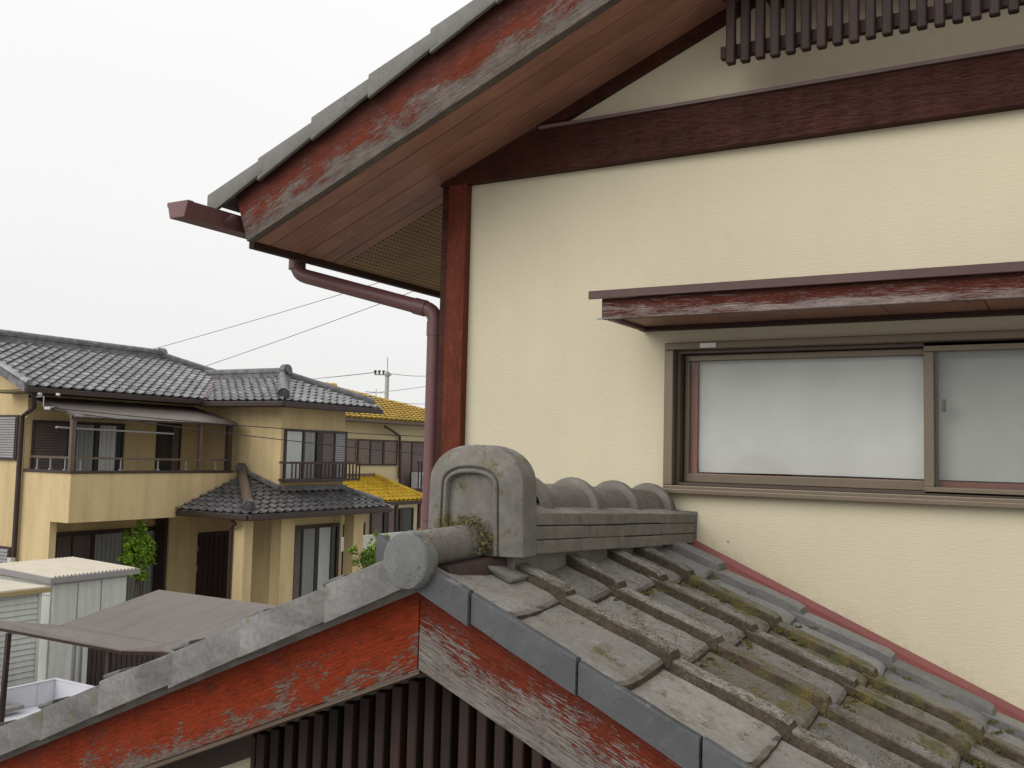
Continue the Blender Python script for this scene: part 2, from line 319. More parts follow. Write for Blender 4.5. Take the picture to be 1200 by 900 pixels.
# ------------------------------------------------------------------ mesh helpers
class MB:
    def __init__(s): s.v = []; s.f = []; s.uv = {}; s.mi = {}
    def add(s, vs, fs, uvs=None, mi=0):
        o = len(s.v); s.v += [Vector(x) for x in vs]
        for k, f in enumerate(fs):
            if uvs: s.uv[len(s.f)] = uvs[k]
            if mi: s.mi[len(s.f)] = mi
            s.f.append([i+o for i in f])
        return s
    def box(s, x0, x1, y0, y1, z0, z1, mi=0):
        vs = [(x, y, z) for z in (z0, z1) for y in (y0, y1) for x in (x0, x1)]
        return s.add(vs, [(0, 2, 3, 1), (4, 5, 7, 6), (0, 1, 5, 4), (2, 6, 7, 3), (0, 4, 6, 2), (1, 3, 7, 5)], mi=mi)
    def obox(s, c, ax, hs):           # centre, three axes, half sizes
        c = Vector(c); a = [Vector(v).normalized()*h for v, h in zip(ax, hs)]
        vs = [c+a[0]*i+a[1]*j+a[2]*k for k in (-1, 1) for j in (-1, 1) for i in (-1, 1)]
        return s.add(vs, [(0, 2, 3, 1), (4, 5, 7, 6), (0, 1, 5, 4), (2, 6, 7, 3), (0, 4, 6, 2), (1, 3, 7, 5)])
    def prism(s, poly, d, uvs=None):  # polygon (3-D points) swept by vector d
        n = len(poly); d = Vector(d); P = [Vector(x) for x in poly]
        fs = [tuple(range(n)), tuple(range(2*n-1, n-1, -1))] + [(i, i+n, (i+1) % n+n, (i+1) % n) for i in range(n)]
        fu = None
        if uvs:
            fu = [list(uvs), list(reversed(uvs))]+[[uvs[i], uvs[i], uvs[(i+1) % n], uvs[(i+1) % n]] for i in range(n)]
        return s.add(P+[x+d for x in P], fs, fu)
    def bar(s, a, b, w, h, upv=(0, 0, 1)):
        a = Vector(a); b = Vector(b); d = (b-a); L = d.length; d.normalize()
        sd = d.cross(Vector(upv)); sd.normalize(); u = sd.cross(d)
        return s.obox((a+b)/2, (d, sd, u), (L/2, w/2, h/2))
    def tube(s, pts, r, n=10, cap=True):
        pts = [Vector(x) for x in pts]; rings = []
        rs = r if isinstance(r, (list, tuple)) else [r]*len(pts)
        prev = None
        for i, x in enumerate(pts):
            d = (pts[min(i+1, len(pts)-1)]-pts[max(i-1, 0)]).normalized()
            if prev is None: a = d.orthogonal().normalized()
            else: a = (prev-d*prev.dot(d)).normalized()
            prev = a; b = d.cross(a)
            rings.append([x+(a*math.cos(2*math.pi*k/n)+b*math.sin(2*math.pi*k/n))*rs[i] for k in range(n)])
        vs = [v for q_ in rings for v in q_]; fs = []
        for i in range(len(pts)-1):
            for k in range(n): fs.append((i*n+k, i*n+(k+1) % n, (i+1)*n+(k+1) % n, (i+1)*n+k))
        if cap: fs += [tuple(range(n-1, -1, -1)), tuple(range((len(pts)-1)*n, len(pts)*n))]
        return s.add(vs, fs)
    def quad(s, a, b, c, d, uv=None): return s.add([a, b, c, d], [(0, 1, 2, 3)], [uv] if uv else None)
    def mesh(s, name, mat, off=(0, 0, 0), bevel=0, seg=2, smooth=False, jit=0, planar=None, sharp=38):
        me = bpy.data.meshes.new(name); off = Vector(off)
        me.from_pydata([tuple(v-off) for v in s.v], [], s.f)
        mats = mat if isinstance(mat, (list, tuple)) else [mat]
        for k in mats: me.materials.append(MT[k] if isinstance(k, str) else k)
        if s.mi:
            for k, i in s.mi.items(): me.polygons[k].material_index = i
        if s.uv or planar:
            L = me.uv_layers.new(name='UVMap')
            for pi, po in enumerate(me.polygons):
                for j, li in enumerate(po.loop_indices):
                    if planar:
                        co_ = s.v[me.loops[li].vertex_index]; L.data[li].uv = planar(co_)
                    elif pi in s.uv: L.data[li].uv = s.uv[pi][j]
        bm = bmesh.new(); bm.from_mesh(me)
        bmesh.ops.recalc_face_normals(bm, faces=bm.faces)
        if bevel:
            ed = [e_ for e_ in bm.edges if len(e_.link_faces) == 2 and e_.calc_face_angle(0) > R(25)]
            bmesh.ops.bevel(bm, geom=ed, offset=bevel, segments=seg, profile=.5, affect='EDGES', clamp_overlap=True)
        if jit:
            for v in bm.verts: v.co += Vector((random.uniform(-jit, jit), random.uniform(-jit, jit), random.uniform(-jit, jit)))
        if smooth:
            for f in bm.faces: f.smooth = True
        bm.to_mesh(me); bm.free()
        if smooth:
            try: me.set_sharp_from_angle(angle=R(sharp))
            except Exception: pass
        return me

ORG = {}
def tag(o, label=None, cat=None, group=None, kind=None):
    if label: o['label'] = label
    if cat: o['category'] = cat
    if group: o['group'] = group
    if kind: o['kind'] = kind
    return o
def thing(name, loc, label, cat, group=None):
    o = bpy.data.objects.new(name, None); o.empty_display_size = .2; C.objects.link(o); o.location = loc
    ORG[o.name] = Vector(loc); return tag(o, label, cat, group)
def part(name, mb, mat, parent, label=None, kind=None, **kw):
    me = mb.mesh(name, mat, off=ORG[parent.name] if parent else (0, 0, 0), **kw)
    o = bpy.data.objects.new(name, me); C.objects.link(o)
    if parent: o.parent = parent; ORG[o.name] = ORG[parent.name]
    else: ORG[o.name] = Vector((0, 0, 0))
    return tag(o, label=label, kind=kind)
def inst(name, me, parent, loc, rot=(0, 0, 0), scale=None):
    o = bpy.data.objects.new(name, me); C.objects.link(o); o.parent = parent
    o.location = Vector(loc)-ORG[parent.name]; o.rotation_euler = rot
    if scale: o.scale = scale
    return o
def solo(name, mb, mat, loc, label, cat, group=None, kind=None, **kw):
    me = mb.mesh(name, mat, off=loc, **kw); o = bpy.data.objects.new(name, me); C.objects.link(o); o.location = loc
    ORG[o.name] = Vector(loc); return tag(o, label, cat, group, kind)

G = -4.65
# ------------------------------------------------------------------ ground
gm = MB(); gm.quad((-400, -60, G), (300, -60, G), (300, 700, G), (-400, 700, G))
g = part('ground', gm, 'bounce_ground', None, kind='structure')

# ================================================================== MAIN HOUSE
H = thing('house', (0, 6, G), 'cream plastered house with weathered red boards, close by on the right', 'house')
XL, XR, YF, YB = -2.25, 3.6, 3.3, 9.5
SL = .41
def soffit_z(x): return .835+SL*(x+2.931)
XC_ = .66                                   # ridge of the main roof
# walls, with the window opening left free
W0, W1, WZ0, WZ1 = -1.27, .40, -.112, .392
mb = MB()
def wq(x0, x1, z0, z1): mb.quad((x0, YF, z0), (x1, YF, z0), (x1, YF, z1), (x0, YF, z1))
xs = [XL, W0, W1, XR]
for i in range(3):
    wq(xs[i], xs[i+1], G, WZ0); wq(xs[i], xs[i+1], WZ1, 1.0)
    if i != 1: wq(xs[i], xs[i+1], WZ0, WZ1)
zt = soffit_z(XC_)
mb.add([(XL, YF, 1.0), (XR, YF, 1.0), (XR, YF, soffit_z(XL)), (XC_, YF, zt), (XL, YF, soffit_z(XL))], [(0, 1, 2, 3, 4)])
mb.quad((XL, YF, G), (XL, YB, G), (XL, YB, 1.1), (XL, YF, 1.1)); mb.quad((XR, YF, G), (XR, YB, G), (XR, YB, 1.1), (XR, YF, 1.1))
mb.quad((XL, YB, G), (XR, YB, G), (XR, YB, 1.1), (XL, YB, 1.1))
for a, b, c, d in (((W0, YF, WZ0), (W0, YF, WZ1), (W0, YF+.14, WZ1), (W0, YF+.14, WZ0)), ((W1, YF, WZ0), (W1, YF, WZ1), (W1, YF+.14, WZ1), (W1, YF+.14, WZ0)),
                   ((W0, YF, WZ1), (W1, YF, WZ1), (W1, YF+.14, WZ1), (W0, YF+.14, WZ1)), ((W0, YF, WZ0), (W1, YF, WZ0), (W1, YF+.14, WZ0), (W0, YF+.14, WZ0))):
    mb.quad(a, b, c, d)
part('wall', mb, 'plaster', H)
# corner post and its side board
def uvz(w0, w1, ax='x'):
    return lambda c: (c.z, (c.x-w0)/(w1-w0))
part('corner_post', MB().box(-2.245, -2.155, 3.262, 3.34, G, soffit_z(-2.2)), 'post', H, planar=lambda c: (c.z, (c.x+2.245)/.09*.5+(c.y-3.262)*5), bevel=.004)
part('corner_board', MB().box(-2.282, -2.249, 3.275, 3.40, G, soffit_z(-2.28)), 'beam', H, planar=lambda c: (c.z+3, (c.y-3.275)/.12*.4), bevel=.003)
# horizontal tie beam with a metal cap strip
za, zb = 1.088, 1.258
mb = MB().prism([(-2.285, 3.258, za), (2.9, 3.258, za), (2.9, 3.258, zb), (-1.86, 3.258, zb), (-2.285, 3.258, 1.098)], (0, .06, 0))
be = part('tie_beam', mb, 'beam', H, planar=lambda c: (c.x, (c.z-za)/(zb-za)*.6+(c.y-3.258)*5), bevel=.003)
part('beam_cap', MB().box(-1.82, 2.9, 3.248, 3.318, zb+.002, zb+.014), 'capmetal', be)
# trim under the soffit, along the rake
def rake(x0, x1, dz0, dz1, y0, y1):
    return MB().prism([(x0, y0, soffit_z(x0)+dz0), (x1, y0, soffit_z(x1)+dz0), (x1, y0, soffit_z(x1)+dz1), (x0, y0, soffit_z(x0)+dz1)], (0, y1-y0, 0))
part('rake_trim', rake(-1.84, XC_, -.045, -.002, 3.268, 3.33), 'beam', H, planar=lambda c: (c.x, c.z-1))
# soffit: a backing sheet, boards laid along the rake, then a perforated panel over the side eave
xe = -2.931
def slopequad(m_, x0, x1, y0, y1, dz0, dz1, z_of):
    vs = [(x, y, z_of(x)+dz) for dz in (dz0, dz1) for y in (y0, y1) for x in (x0, x1)]
    m_.add(vs, [(0, 2, 3, 1), (4, 5, 7, 6), (0, 1, 5, 4), (2, 6, 7, 3), (0, 4, 6, 2), (1, 3, 7, 5)])
mb = MB(); slopequad(mb, xe, XC_, 2.835, 9.9, .014, .03, soffit_z)
sf = part('soffit', mb, 'trim', H)
yb = [2.868, 2.958, 3.058, 3.158, 3.258, 3.345, 3.415]
for i in range(6):
    mb = MB(); slopequad(mb, xe+.004, XC_, yb[i]+.0024, yb[i+1]-.0024, random.uniform(0, .003), .0125, soffit_z)
    part('soffit_board', mb, 'soffit', sf, planar=lambda c, i=i: (c.x+i*2.3, c.y*1.0), bevel=.002, seg=1)
mb = MB(); slopequad(mb, xe+.004, XL-.03, 3.417, 9.8, .003, .0125, soffit_z); part('perforated_panel', mb, 'perf', sf)
# bargeboard of the main gable
def mt(x): return .985+.440*(x+3.04)       # lower edge of the verge tiles
mb = MB().prism([(-2.931, 2.825, soffit_z(xe)-.004), (XC_, 2.825, soffit_z(XC_)-.004), (XC_, 2.825, mt(XC_)+.03), (-3.005, 2.825, mt(-3.005)+.03)], (0, .04, 0))
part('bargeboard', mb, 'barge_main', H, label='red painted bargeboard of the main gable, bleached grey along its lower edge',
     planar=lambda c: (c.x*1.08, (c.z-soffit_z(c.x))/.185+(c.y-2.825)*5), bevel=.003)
# fascia board along the side eave
part('fascia_board', MB().box(-2.962, -2.934, 2.868, 9.8, .812, .97), 'trim', H, bevel=.002)
# main roof deck and its tiles
mb = MB()
for s in (-1, 1):
    e = xe-.17 if s < 0 else 2*XC_-xe+.17
    prof = [(e, mt(xe-.17)+.035), (XC_, mt(XC_)+.035), (XC_, mt(XC_)+.062), (e, mt(xe-.17)+.062)]
    mb.prism([(x, 2.80, z) for x, z in prof], (0, 7.2, 0))
rf = part('main_roof', mb, 'main_verge', H)
k0 = -3.086; stp = .2765
def verge_piece(x_low, x_high, yf, drop, slope):
    """verge tile: a folded apron with a curled top edge; local origin at its lower corner"""
    L = x_high-x_low; th = .02; m_ = MB()
    def P(x, y, z): return (x, y, z+slope*x)
    m_.prism([P(0, 0, -.004), P(L, 0, .012), P(L, 0, drop-.019), P(0, 0, drop)], (0, th, 0))
    m_.prism([P(0, th+.0015, drop-.022), P(L, th+.0015, drop-.041), P(L, th+.0015, drop-.019), P(0, th+.0015, drop)], (0, .24, 0))
    return m_
vm_ = verge_piece(0, stp+.035, 0, .088, .44).mesh('verge_tile', 'main_verge', bevel=.005, smooth=True)
for i in range(14):
    x = k0-.04+i*stp
    inst('verge_tile', vm_, rf, (x, 2.785+random.uniform(-.003, .003), mt(x)+random.uniform(-.003, .002)), (0, random.uniform(-.006, .006), 0))
# eave tiles along the side, wavy lower edge
mb = MB()
pf = [(t/12*.265, .018*math.sin(t/12*2*math.pi)) for t in range(13)]
mb.prism([(0, y, z) for y, z in pf]+[(0, y, z-.022) for y, z in reversed(pf)], (.28, 0, 0))
em = mb.mesh('eave_tile', 'main_verge', bevel=.003)
for k in range(16):
    inst('eave_tile', em, rf, (-3.16, 3.03+k*.265, mt(-3.16)+.052), (0, -math.atan(.44), 0))
# gutter: a box profile, open above
mb = MB(); gx = -3.055; y0, y1 = 2.585, 9.6
pr = [(-.052, .066), (-.058, .066), (-.058, .050), (-.052, .046), (-.040, .002), (.040, .002), (.052, .046), (.058, .066), (.052, .066), (.046, .044), (.036, .010), (-.036, .010), (-.046, .044)]
mb.prism([(gx+a, y0, .884+b) for a, b in pr], (0, y1-y0, 0))
gu = part('gutter', mb, 'pvc', H, bevel=.002, seg=1)
mb = MB().prism([(gx+a*1.04, y0-.012, .884+b*1.03) for a, b in pr[1:8]], (0, .03, 0)); part('end_cap', mb, 'pvc', gu, bevel=.002, seg=1)
for y in (2.78, 3.6, 4.5): part('gutter_hook', MB().bar((gx, y, .889), (-2.96, y, .93), .022, .006), 'pvc', gu)
# downpipe: outlet, offset run, elbow, vertical
def arc(a, b, c, n=6):
    a, b, c = Vector(a), Vector(b), Vector(c); return [a*(1-t)**2+b*2*t*(1-t)+c*t*t for t in [i/n for i in range(n+1)]]
o0 = Vector((-3.035, 3.235, .90)); o1 = Vector((-3.035, 3.235, .775)); o2 = Vector((-2.365, 3.365, .590)); o3 = Vector((-2.362, 3.37, G))
dv = (o2-o1).normalized()
path = [o0]+arc(o1+Vector((0, 0, .05)), o1, o1+dv*.05)+arc(o2-dv*.045, o2, o2+Vector((0, 0, -.05)))+[o3]
dp = part('downpipe', MB().tube(path, .032, 16), 'pvc', H, smooth=True)
mb = MB().tube([o0+Vector((0, 0, -.055)), o0+Vector((0, 0, -.105))], .038, 16).box(-3.075, -2.985, 3.185, 3.285, .862, .885)
part('outlet_collar', mb, 'pvc', dp, smooth=True)
for p_ in (o2+Vector((0, 0, -.075)), o2+Vector((0, 0, -.85)), o2+Vector((0, 0, -2.0))):
    part('pipe_socket', MB().tube([p_+Vector((0, 0, .03)), p_+Vector((0, 0, -.03))], (.0352), 16), 'pvc', dp, smooth=True)
part('pipe_socket', MB().tube([o2-dv*.10, o2-dv*.045], (.0352), 16), 'pvc', dp, smooth=True)

# gable vent lattice
La = part('gable_lattice', MB().box(-1.05, 1.3, 3.128, 3.155, 1.352, 1.393).box(-1.05, 1.3, 3.128, 3.155, 1.56, 1.60).box(-1.05, 1.3, 3.128, 3.155, 1.82, 1.86), 'lattice', H)
for k in range(46):
    x = -1.006+k*.0498
    top = min(2.0, soffit_z(x)-.01)
    part('slat', MB().box(x-.0170, x+.0125, 3.098, 3.126, 1.318+random.uniform(-.002, .002), top), 'lattice', La, bevel=.004, seg=1)
for x in (-.9, .2, 1.2): part('standoff', MB().box(x-.02, x+.02, 3.156, 3.299, 1.565, 1.595), 'lattice', La)

# ---- window
def frame_bars(x0, x1, z0, z1, y0, y1, w, wb=None, wt=None):
    wb = wb or w; wt = wt or w; m_ = MB()
    m_.box(x0, x1, y0, y1, z1-wt, z1); m_.box(x0, x1, y0, y1, z0, z0+wb)
    m_.box(x0, x0+w, y0+.001, y1, z0+wb, z1-wt); m_.box(x1-w, x1, y0+.001, y1, z0+wb, z1-wt); return m_
WN = part('window', frame_bars(-1.294, .425, -.130, .405, 3.268, 3.40, .034, .030, .026), 'alu', H, bevel=.003)
part('sill_lip', MB().box(-1.292, .423, 3.259, 3.267, -.129, -.112), 'alu', WN, bevel=.003)
part('frame_step', frame_bars(-1.259, .39, -.099, .378, 3.300, 3.41, .014, .010, .010), 'alu_dark', WN)
part('left_sash', frame_bars(-1.243, -.40, -.088, .366, 3.342, 3.366, .017, .030, .022), 'alu', WN, bevel=.002)
part('right_sash', frame_bars(-.437, .39, -.097, .380, 3.300, 3.326, .030, .022, .030), 'alu', WN, bevel=.002)
part('glass_pane', MB().box(-1.227, -.42, 3.351, 3.355, -.058, .344), 'glass', WN)
part('glass_pane', MB().box(-.407, .36, 3.312, 3.316, -.075, .350), 'glass', WN)
part('insect_screen', MB().quad((-.407, 3.331, -.075), (.36, 3.331, -.075), (.36, 3.331, .35), (-.407, 3.331, .35)), 'screen', WN, label='darker insect screen on the right half')
part('inner_casing', frame_bars(-1.256, .39, -.115, .395, 3.368, 3.376, .052, .058, .03), 'inner_wood', WN)
mb = MB(); nx, nz = 60, 22
def cl(x, z):
    lo = 1-min(1, (z+.06)/.10)
    return 3.386+.0025*math.sin(x*5)+.0012*math.sin(x*17+z*5)+(.0025*math.sin(x*23+z*22)+.002*math.sin(x*41))*max(0, lo)
vs = []
for j in range(nz+1):
    for i in range(nx+1):
        x = -1.204+1.56*i/nx; z = -.052+.45*j/nz
        if j == 0: z += .0012*math.sin(x*6)
        vs.append((x, cl(x, z), z))
mb.add(vs, [(j*(nx+1)+i, j*(nx+1)+i+1, (j+1)*(nx+1)+i+1, (j+1)*(nx+1)+i) for j in range(nz) for i in range(nx)])
part('curtain', mb, 'cloth', WN, smooth=True, label='white cloth hung close behind the glass')
part('room_back', MB().box(-1.3, .44, 3.46, 3.48, -.2, .45), 'inner_wood', WN)
part('maker_label', MB().box(-1.160, -1.103, 3.264, 3.267, .383, .399), 'sticker', WN)
part('latch_hook', MB().box(-.385, -.375, 3.318, 3.330, .16, .20), 'alu_dark', WN)

# ---- window awning: sloping metal sheet, fascia, boarded underside
x0, x1 = -1.388, .60; yf = 2.938
AW = part('window_awning', MB().prism([(x0-.04, yf-.016, .522), (x0-.04, 3.298, .592), (x0-.04, 3.298, .616), (x0-.04, yf-.016, .546)], (x1+.04-x0+.04, 0, 0)).box(x0-.04, x1+.04, yf-.022, yf-.017, .518, .546), 'awning_metal', H, bevel=.002, seg=1)
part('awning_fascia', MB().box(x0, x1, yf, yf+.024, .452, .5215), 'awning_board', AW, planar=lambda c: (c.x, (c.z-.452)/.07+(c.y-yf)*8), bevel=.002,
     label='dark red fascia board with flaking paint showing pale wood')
part('awning_end_board', MB().prism([(x0+.001, yf+.0245, .454), (x0+.001, 3.298, .454), (x0+.001, 3.298, .585), (x0+.001, yf+.0245, .5205)], (.022, 0, 0)), 'awning_board', AW, planar=lambda c: (c.y+4, (c.z-.452)/.07))
for k in range(7):
    a = x0+.026+k*.28; b = min(a+.277, x1)
    part('awning_soffit_board', MB().box(a, b, yf+.026, 3.255, .466, .474), 'soffit', AW, planar=lambda c, k=k: (c.y+k*3, c.x), bevel=.002, seg=1)
part('awning_rear_trim', MB().box(x0, x1, 3.258, 3.299, .452, .49), 'trim', AW)
part('nail', MB().tube([(x0-.045, yf+.06, .462), (x0+.002, yf+.06, .465)], .003, 6), 'steel', AW)

# ================================================================== PORCH ROOF (part of the house)
PX = -1.325; PS = .425; YP = 1.832           # ridge, slope, verge front
TH = math.atan(PS)
def zp(x): return -.272-PS*(x+1.255)         # lip plane of the right slope
def zpl(x): return zp(2*PX-x)               # the left slope mirrors it
mb = MB()
mb.prism([(PX, YP+.06, zp(PX)-.075), (.75, YP+.06, zp(.75)-.075), (.75, YP+.06, zp(.75)-.05), (PX, YP+.06, zp(PX)-.05), (-3.6, YP+.06, zpl(-3.6)-.05), (-3.6, YP+.06, zpl(-3.6)-.075)], (0, 3.29-YP-.06, 0))
PR = part('porch_roof', mb, 'mortar', H)

def tile_mesh(wp, bw, nm, mat, L=.325, bar_mat=None):
    """one interlocking tile: dished pan with a rounded lip, and a square roll along its right side; local x runs down the slope"""
    m_ = MB(); ny = 9; xs_ = [-L, -L*.75, -L*.5, -L*.28, -.06, -.03, -.014, -.004, .0]
    zs_ = [0, 0, 0, 0, 0, -.0005, -.003, -.009, -.02]
    grid = []
    for i, (x, z) in enumerate(zip(xs_, zs_)):
        row = []
        for j in range(ny+1):
            t = j/ny; y = wp*t
            dish = -.007*math.sin(math.pi*min(1, t*1.02)); cor = 0
            d = max(0, .035-y)/.035
            cor = -.022*d*d
            ed = max(0, .02-y)/.02
            xx = x+(cor-.012*t if i >= 4 else 0)*(1 if i >= 5 else .5)
            row.append((xx+random.uniform(-.001, .001), y, z+dish-(.006*ed*ed)+random.uniform(-.0012, .0012)))
        grid.append(row)
    vs = [v for r_ in grid for v in r_]; w_ = ny+1
    fs = [(i*w_+j, i*w_+j+1, (i+1)*w_+j+1, (i+1)*w_+j) for i in range(len(xs_)-1) for j in range(ny)]
    nb = len(vs); vs += [(v[0], v[1], v[2]-.026) for v in grid[0]]+[(v[0]-.01, v[1], v[2]-.010) for v in grid[-1]]
    # underside and left edge
    und = [(v[0], v[1], -.034) for v in (grid[0][0], grid[0][-1], grid[-1][-1], grid[-1][0])]
    o = len(vs); vs += und
    fs += [(o, o+1, o+2, o+3)]
    left = [r_[0] for r_ in grid]; o2_ = len(vs); vs += [(v[0], v[1], -.034) for v in left]
    fs += [(i*w_, (i+1)*w_, o2_+i+1, o2_+i) for i in range(len(xs_)-1)]
    right = [r_[-1] for r_ in grid]; o3_ = len(vs); vs += [(v[0], v[1], -.034) for v in right]
    fs += [(i*w_+ny, (i+1)*w_+ny, o3_+i+1, o3_+i) for i in range(len(xs_)-1)]
    lo = (len(xs_)-1)*w_; o4_ = len(vs); vs += [(v[0], v[1], -.034) for v in grid[-1]]
    fs += [(lo+j, lo+j+1, o4_+j+1, o4_+j) for j in range(ny)]
    m_.add(vs, fs)
    if bw:
        h = .025; pf_ = [(wp+.004, -.034), (wp+.004, h-.004), (wp+.007, h), (wp+bw-.004, h), (wp+bw-.0005, h-.005), (wp+bw, -.034)]
        xb = [-L, -L*.8, -L*.6, -L*.42, -L*.22, -.030, -.012, -.002]
        zz = [0, 0, 0, 0, 0, -.001, -.006, -.017]
        vs = []
        for i, x in enumerate(xb):
            jx = random.uniform(-.0007, .0007)
            for k, (y, z) in enumerate(pf_):
                vs.append((x, y+jx, (z+zz[i]+random.uniform(-.0009, .0008)) if 0 < k < 5 else z))
        n_ = len(pf_); fs = [(i*n_+k, i*n_+k+1, (i+1)*n_+k+1, (i+1)*n_+k) for i in range(len(xb)-1) for k in range(n_-1)]
        fs += [tuple(range(n_-1, -1, -1)), tuple(range((len(xb)-1)*n_, len(xb)*n_))]
        m_.add(vs, fs, mi=1)
    return m_.mesh(nm, [mat, bar_mat or mat], smooth=True, sharp=30)
cols = [(1.853, .250, .062), (2.166, .208, .062), (2.437, .202, .062), (2.702, .132, .062), (2.897, .186, .084)]
ROW = .266; tilt = TH-R(3.6)
for ci, (y, wp, bw) in enumerate(cols):
    if ci == 0: vr = [tile_mesh(wp, bw, 'roof_tile', 'tile_verge', bar_mat='tile_bar') for _ in range(3)]
    elif ci == 3: vr = [tile_mesh(wp, bw, 'roof_tile', 'tile_moss') for _ in range(3)]
    elif ci >= 4: vr = [tile_mesh(wp, bw, 'roof_tile', 'tile_new') for _ in range(2)]
    else: vr = [tile_mesh(wp, bw, 'roof_tile', 'tile' if k else 'tile_moss', bar_mat='tile_bar' if k else None) for k in range(4)]
    v0 = tile_mesh(wp, bw, 'roof_tile', ('tile_verge', 'tile', 'tile', 'tile', 'tile_new')[ci], L=.245, bar_mat='tile_bar' if ci < 4 else None)
    for k in range(8):
        x = -1.072+ROW*k+.045*(y-1.885)
        if ci in (1, 2): me_ = vr[0] if (k >= 2 and (k+ci) % 2) else vr[1+(k+ci) % 3]
        else: me_ = vr[k % len(vr)]
        if k == 0: me_ = v0
        inst('roof_tile', me_, PR, (x, y+random.uniform(-.002, .002), zp(x)+random.uniform(-.002, .002)), (random.uniform(-.006, .006), tilt+random.uniform(-.008, .008), random.uniform(-.007, .007)))
# left slope tiles (mirror image), hardly seen
lv = [tile_mesh(.209, .056, 'roof_tile', 'tile', L=.285) for _ in range(2)]
lv0 = tile_mesh(.209, .056, 'roof_tile', 'tile', L=.22)
for y in (1.885, 2.15, 2.415, 2.68, 2.945):
    for k in range(9):
        x = 2*PX-(-1.072+ROW*k)
        inst('roof_tile', lv[k % 2] if k else lv0, PR, (x, y+.265, zp(2*PX-x)), (0, tilt+random.uniform(-.008, .008), math.pi+random.uniform(-.005, .005)))
rs = random.Random(21); mb = MB()
for ci in (1, 2, 3, 4):
    y, wp, bw = cols[ci]
    for k in range(7):
        for _ in range(9 if ci in (2, 3) else 5):
            # mostly at the laps, some along the foot of the roll
            if rs.random() < .55: bx = -1.066+ROW*k+.045*(y-1.885)+rs.uniform(-.006, .012); by = y+rs.uniform(.0, wp+bw)
            else: bx = -1.06+ROW*(k+rs.random())+.045*(y-1.885); by = y+wp+rs.uniform(-.006, .004)
            h0 = zp(bx)-.014+rs.uniform(-.004, .006); rad = rs.uniform(.004, .013)
            for _ in range(22):
                b_ = Vector((bx+rs.gauss(0, .6)*rad, by+rs.gauss(0, .6)*rad, h0))
                d = Vector((rs.gauss(0, .6), rs.gauss(0, .6), 1)).normalized()*rs.uniform(.004, .012); s_ = d.cross(Vector((rs.gauss(0, 1), rs.gauss(0, 1), .2))).normalized()*rs.uniform(.0015, .004)
                mb.add([b_-s_, b_+s_, b_+d], [(0, 1, 2)])
part('moss', mb, 'moss_green', PR, kind='stuff')
# verge edge pieces, right (slate blue) and left (pale, stained)
def apron_piece(L, h, th, sl):
    m_ = MB(); n_ = 7; prof = [(0, -h), (0, -.005), (.003, -.001), (.012, .0), (.024, -.003), (.03, -.02), (.026, -.034), (th, -.04), (th, -h)]
    vs = []
    for i in range(n_+1):
        t = i/n_; x = L*t; z = -sl*x+.010*(1-t)*0
        tp = .010*t                      # the lower end stands a little proud
        for (y, zz) in prof: vs.append((x, y-tp*.6, z+zz+(tp*.5 if zz > -h else -tp*.5)+random.uniform(-.0008, .0008)))
    k = len(prof); fs = [(i*k+j, i*k+(j+1) % k, (i+1)*k+(j+1) % k, (i+1)*k+j) for i in range(n_) for j in range(k)]
    fs += [tuple(range(k-1, -1, -1)), tuple(range(n_*k, (n_+1)*k))]
    return m_.add(vs, fs)
apr = [apron_piece(ROW-.0045, .066, .018, PS).mesh('verge_tile', 'apron', smooth=True) for _ in range(3)]
sx = -1.435
for k in range(8):
    x = sx+ROW*k
    inst('verge_tile', apr[k % 3], PR, (x, YP+random.uniform(-.002, .002), zp(x)-.002+random.uniform(-.002, .002)), (0, random.uniform(-.005, .005), 0))
apl = []
for _ in range(3):
    m_ = apron_piece(ROW+.012, .082, .018, PS); 
    for v in m_.v: v.x = -v.x
    apl.append(m_.mesh('verge_tile', 'apron_left', smooth=True))
for k in range(9):
    x = -1.29-ROW*k
    inst('verge_tile', apl[k % 3], PR, (x, YP-.012-(k % 2)*.004+random.uniform(-.004, .004), zpl(x)+.018+random.uniform(-.003, .003)), (0, random.uniform(-.008, .012), random.uniform(-.01, .01)))
lip = MB().prism([(.03, 0, -.004), (-.036, .0, -.026), (-.038, .0, -.014), (.03, .0, .010)], (0, .06, 0)).mesh('tile_lip', 'apron_left', bevel=.004)
gap = MB().prism([(.03, .006, -.035), (-.030, .006, -.052), (-.030, .006, -.0245), (.03, .006, -.003)], (0, .05, 0)).mesh('lip_shade_fill', 'cavity')  # dark filler: shade of the hollow under each lip, made solid
for k in range(1, 9):
    x = -1.29-ROW*k+.012+random.uniform(-.012, .012); t_ = random.uniform(-.004, .006)
    inst('tile_lip', lip, PR, (x, YP-.012, zpl(x)+.034+t_), (0, 0, random.uniform(-.03, .03)))
    inst('lip_shade_fill', gap, PR, (x, YP-.012, zpl(x)+.034+t_), (0, 0, 0))

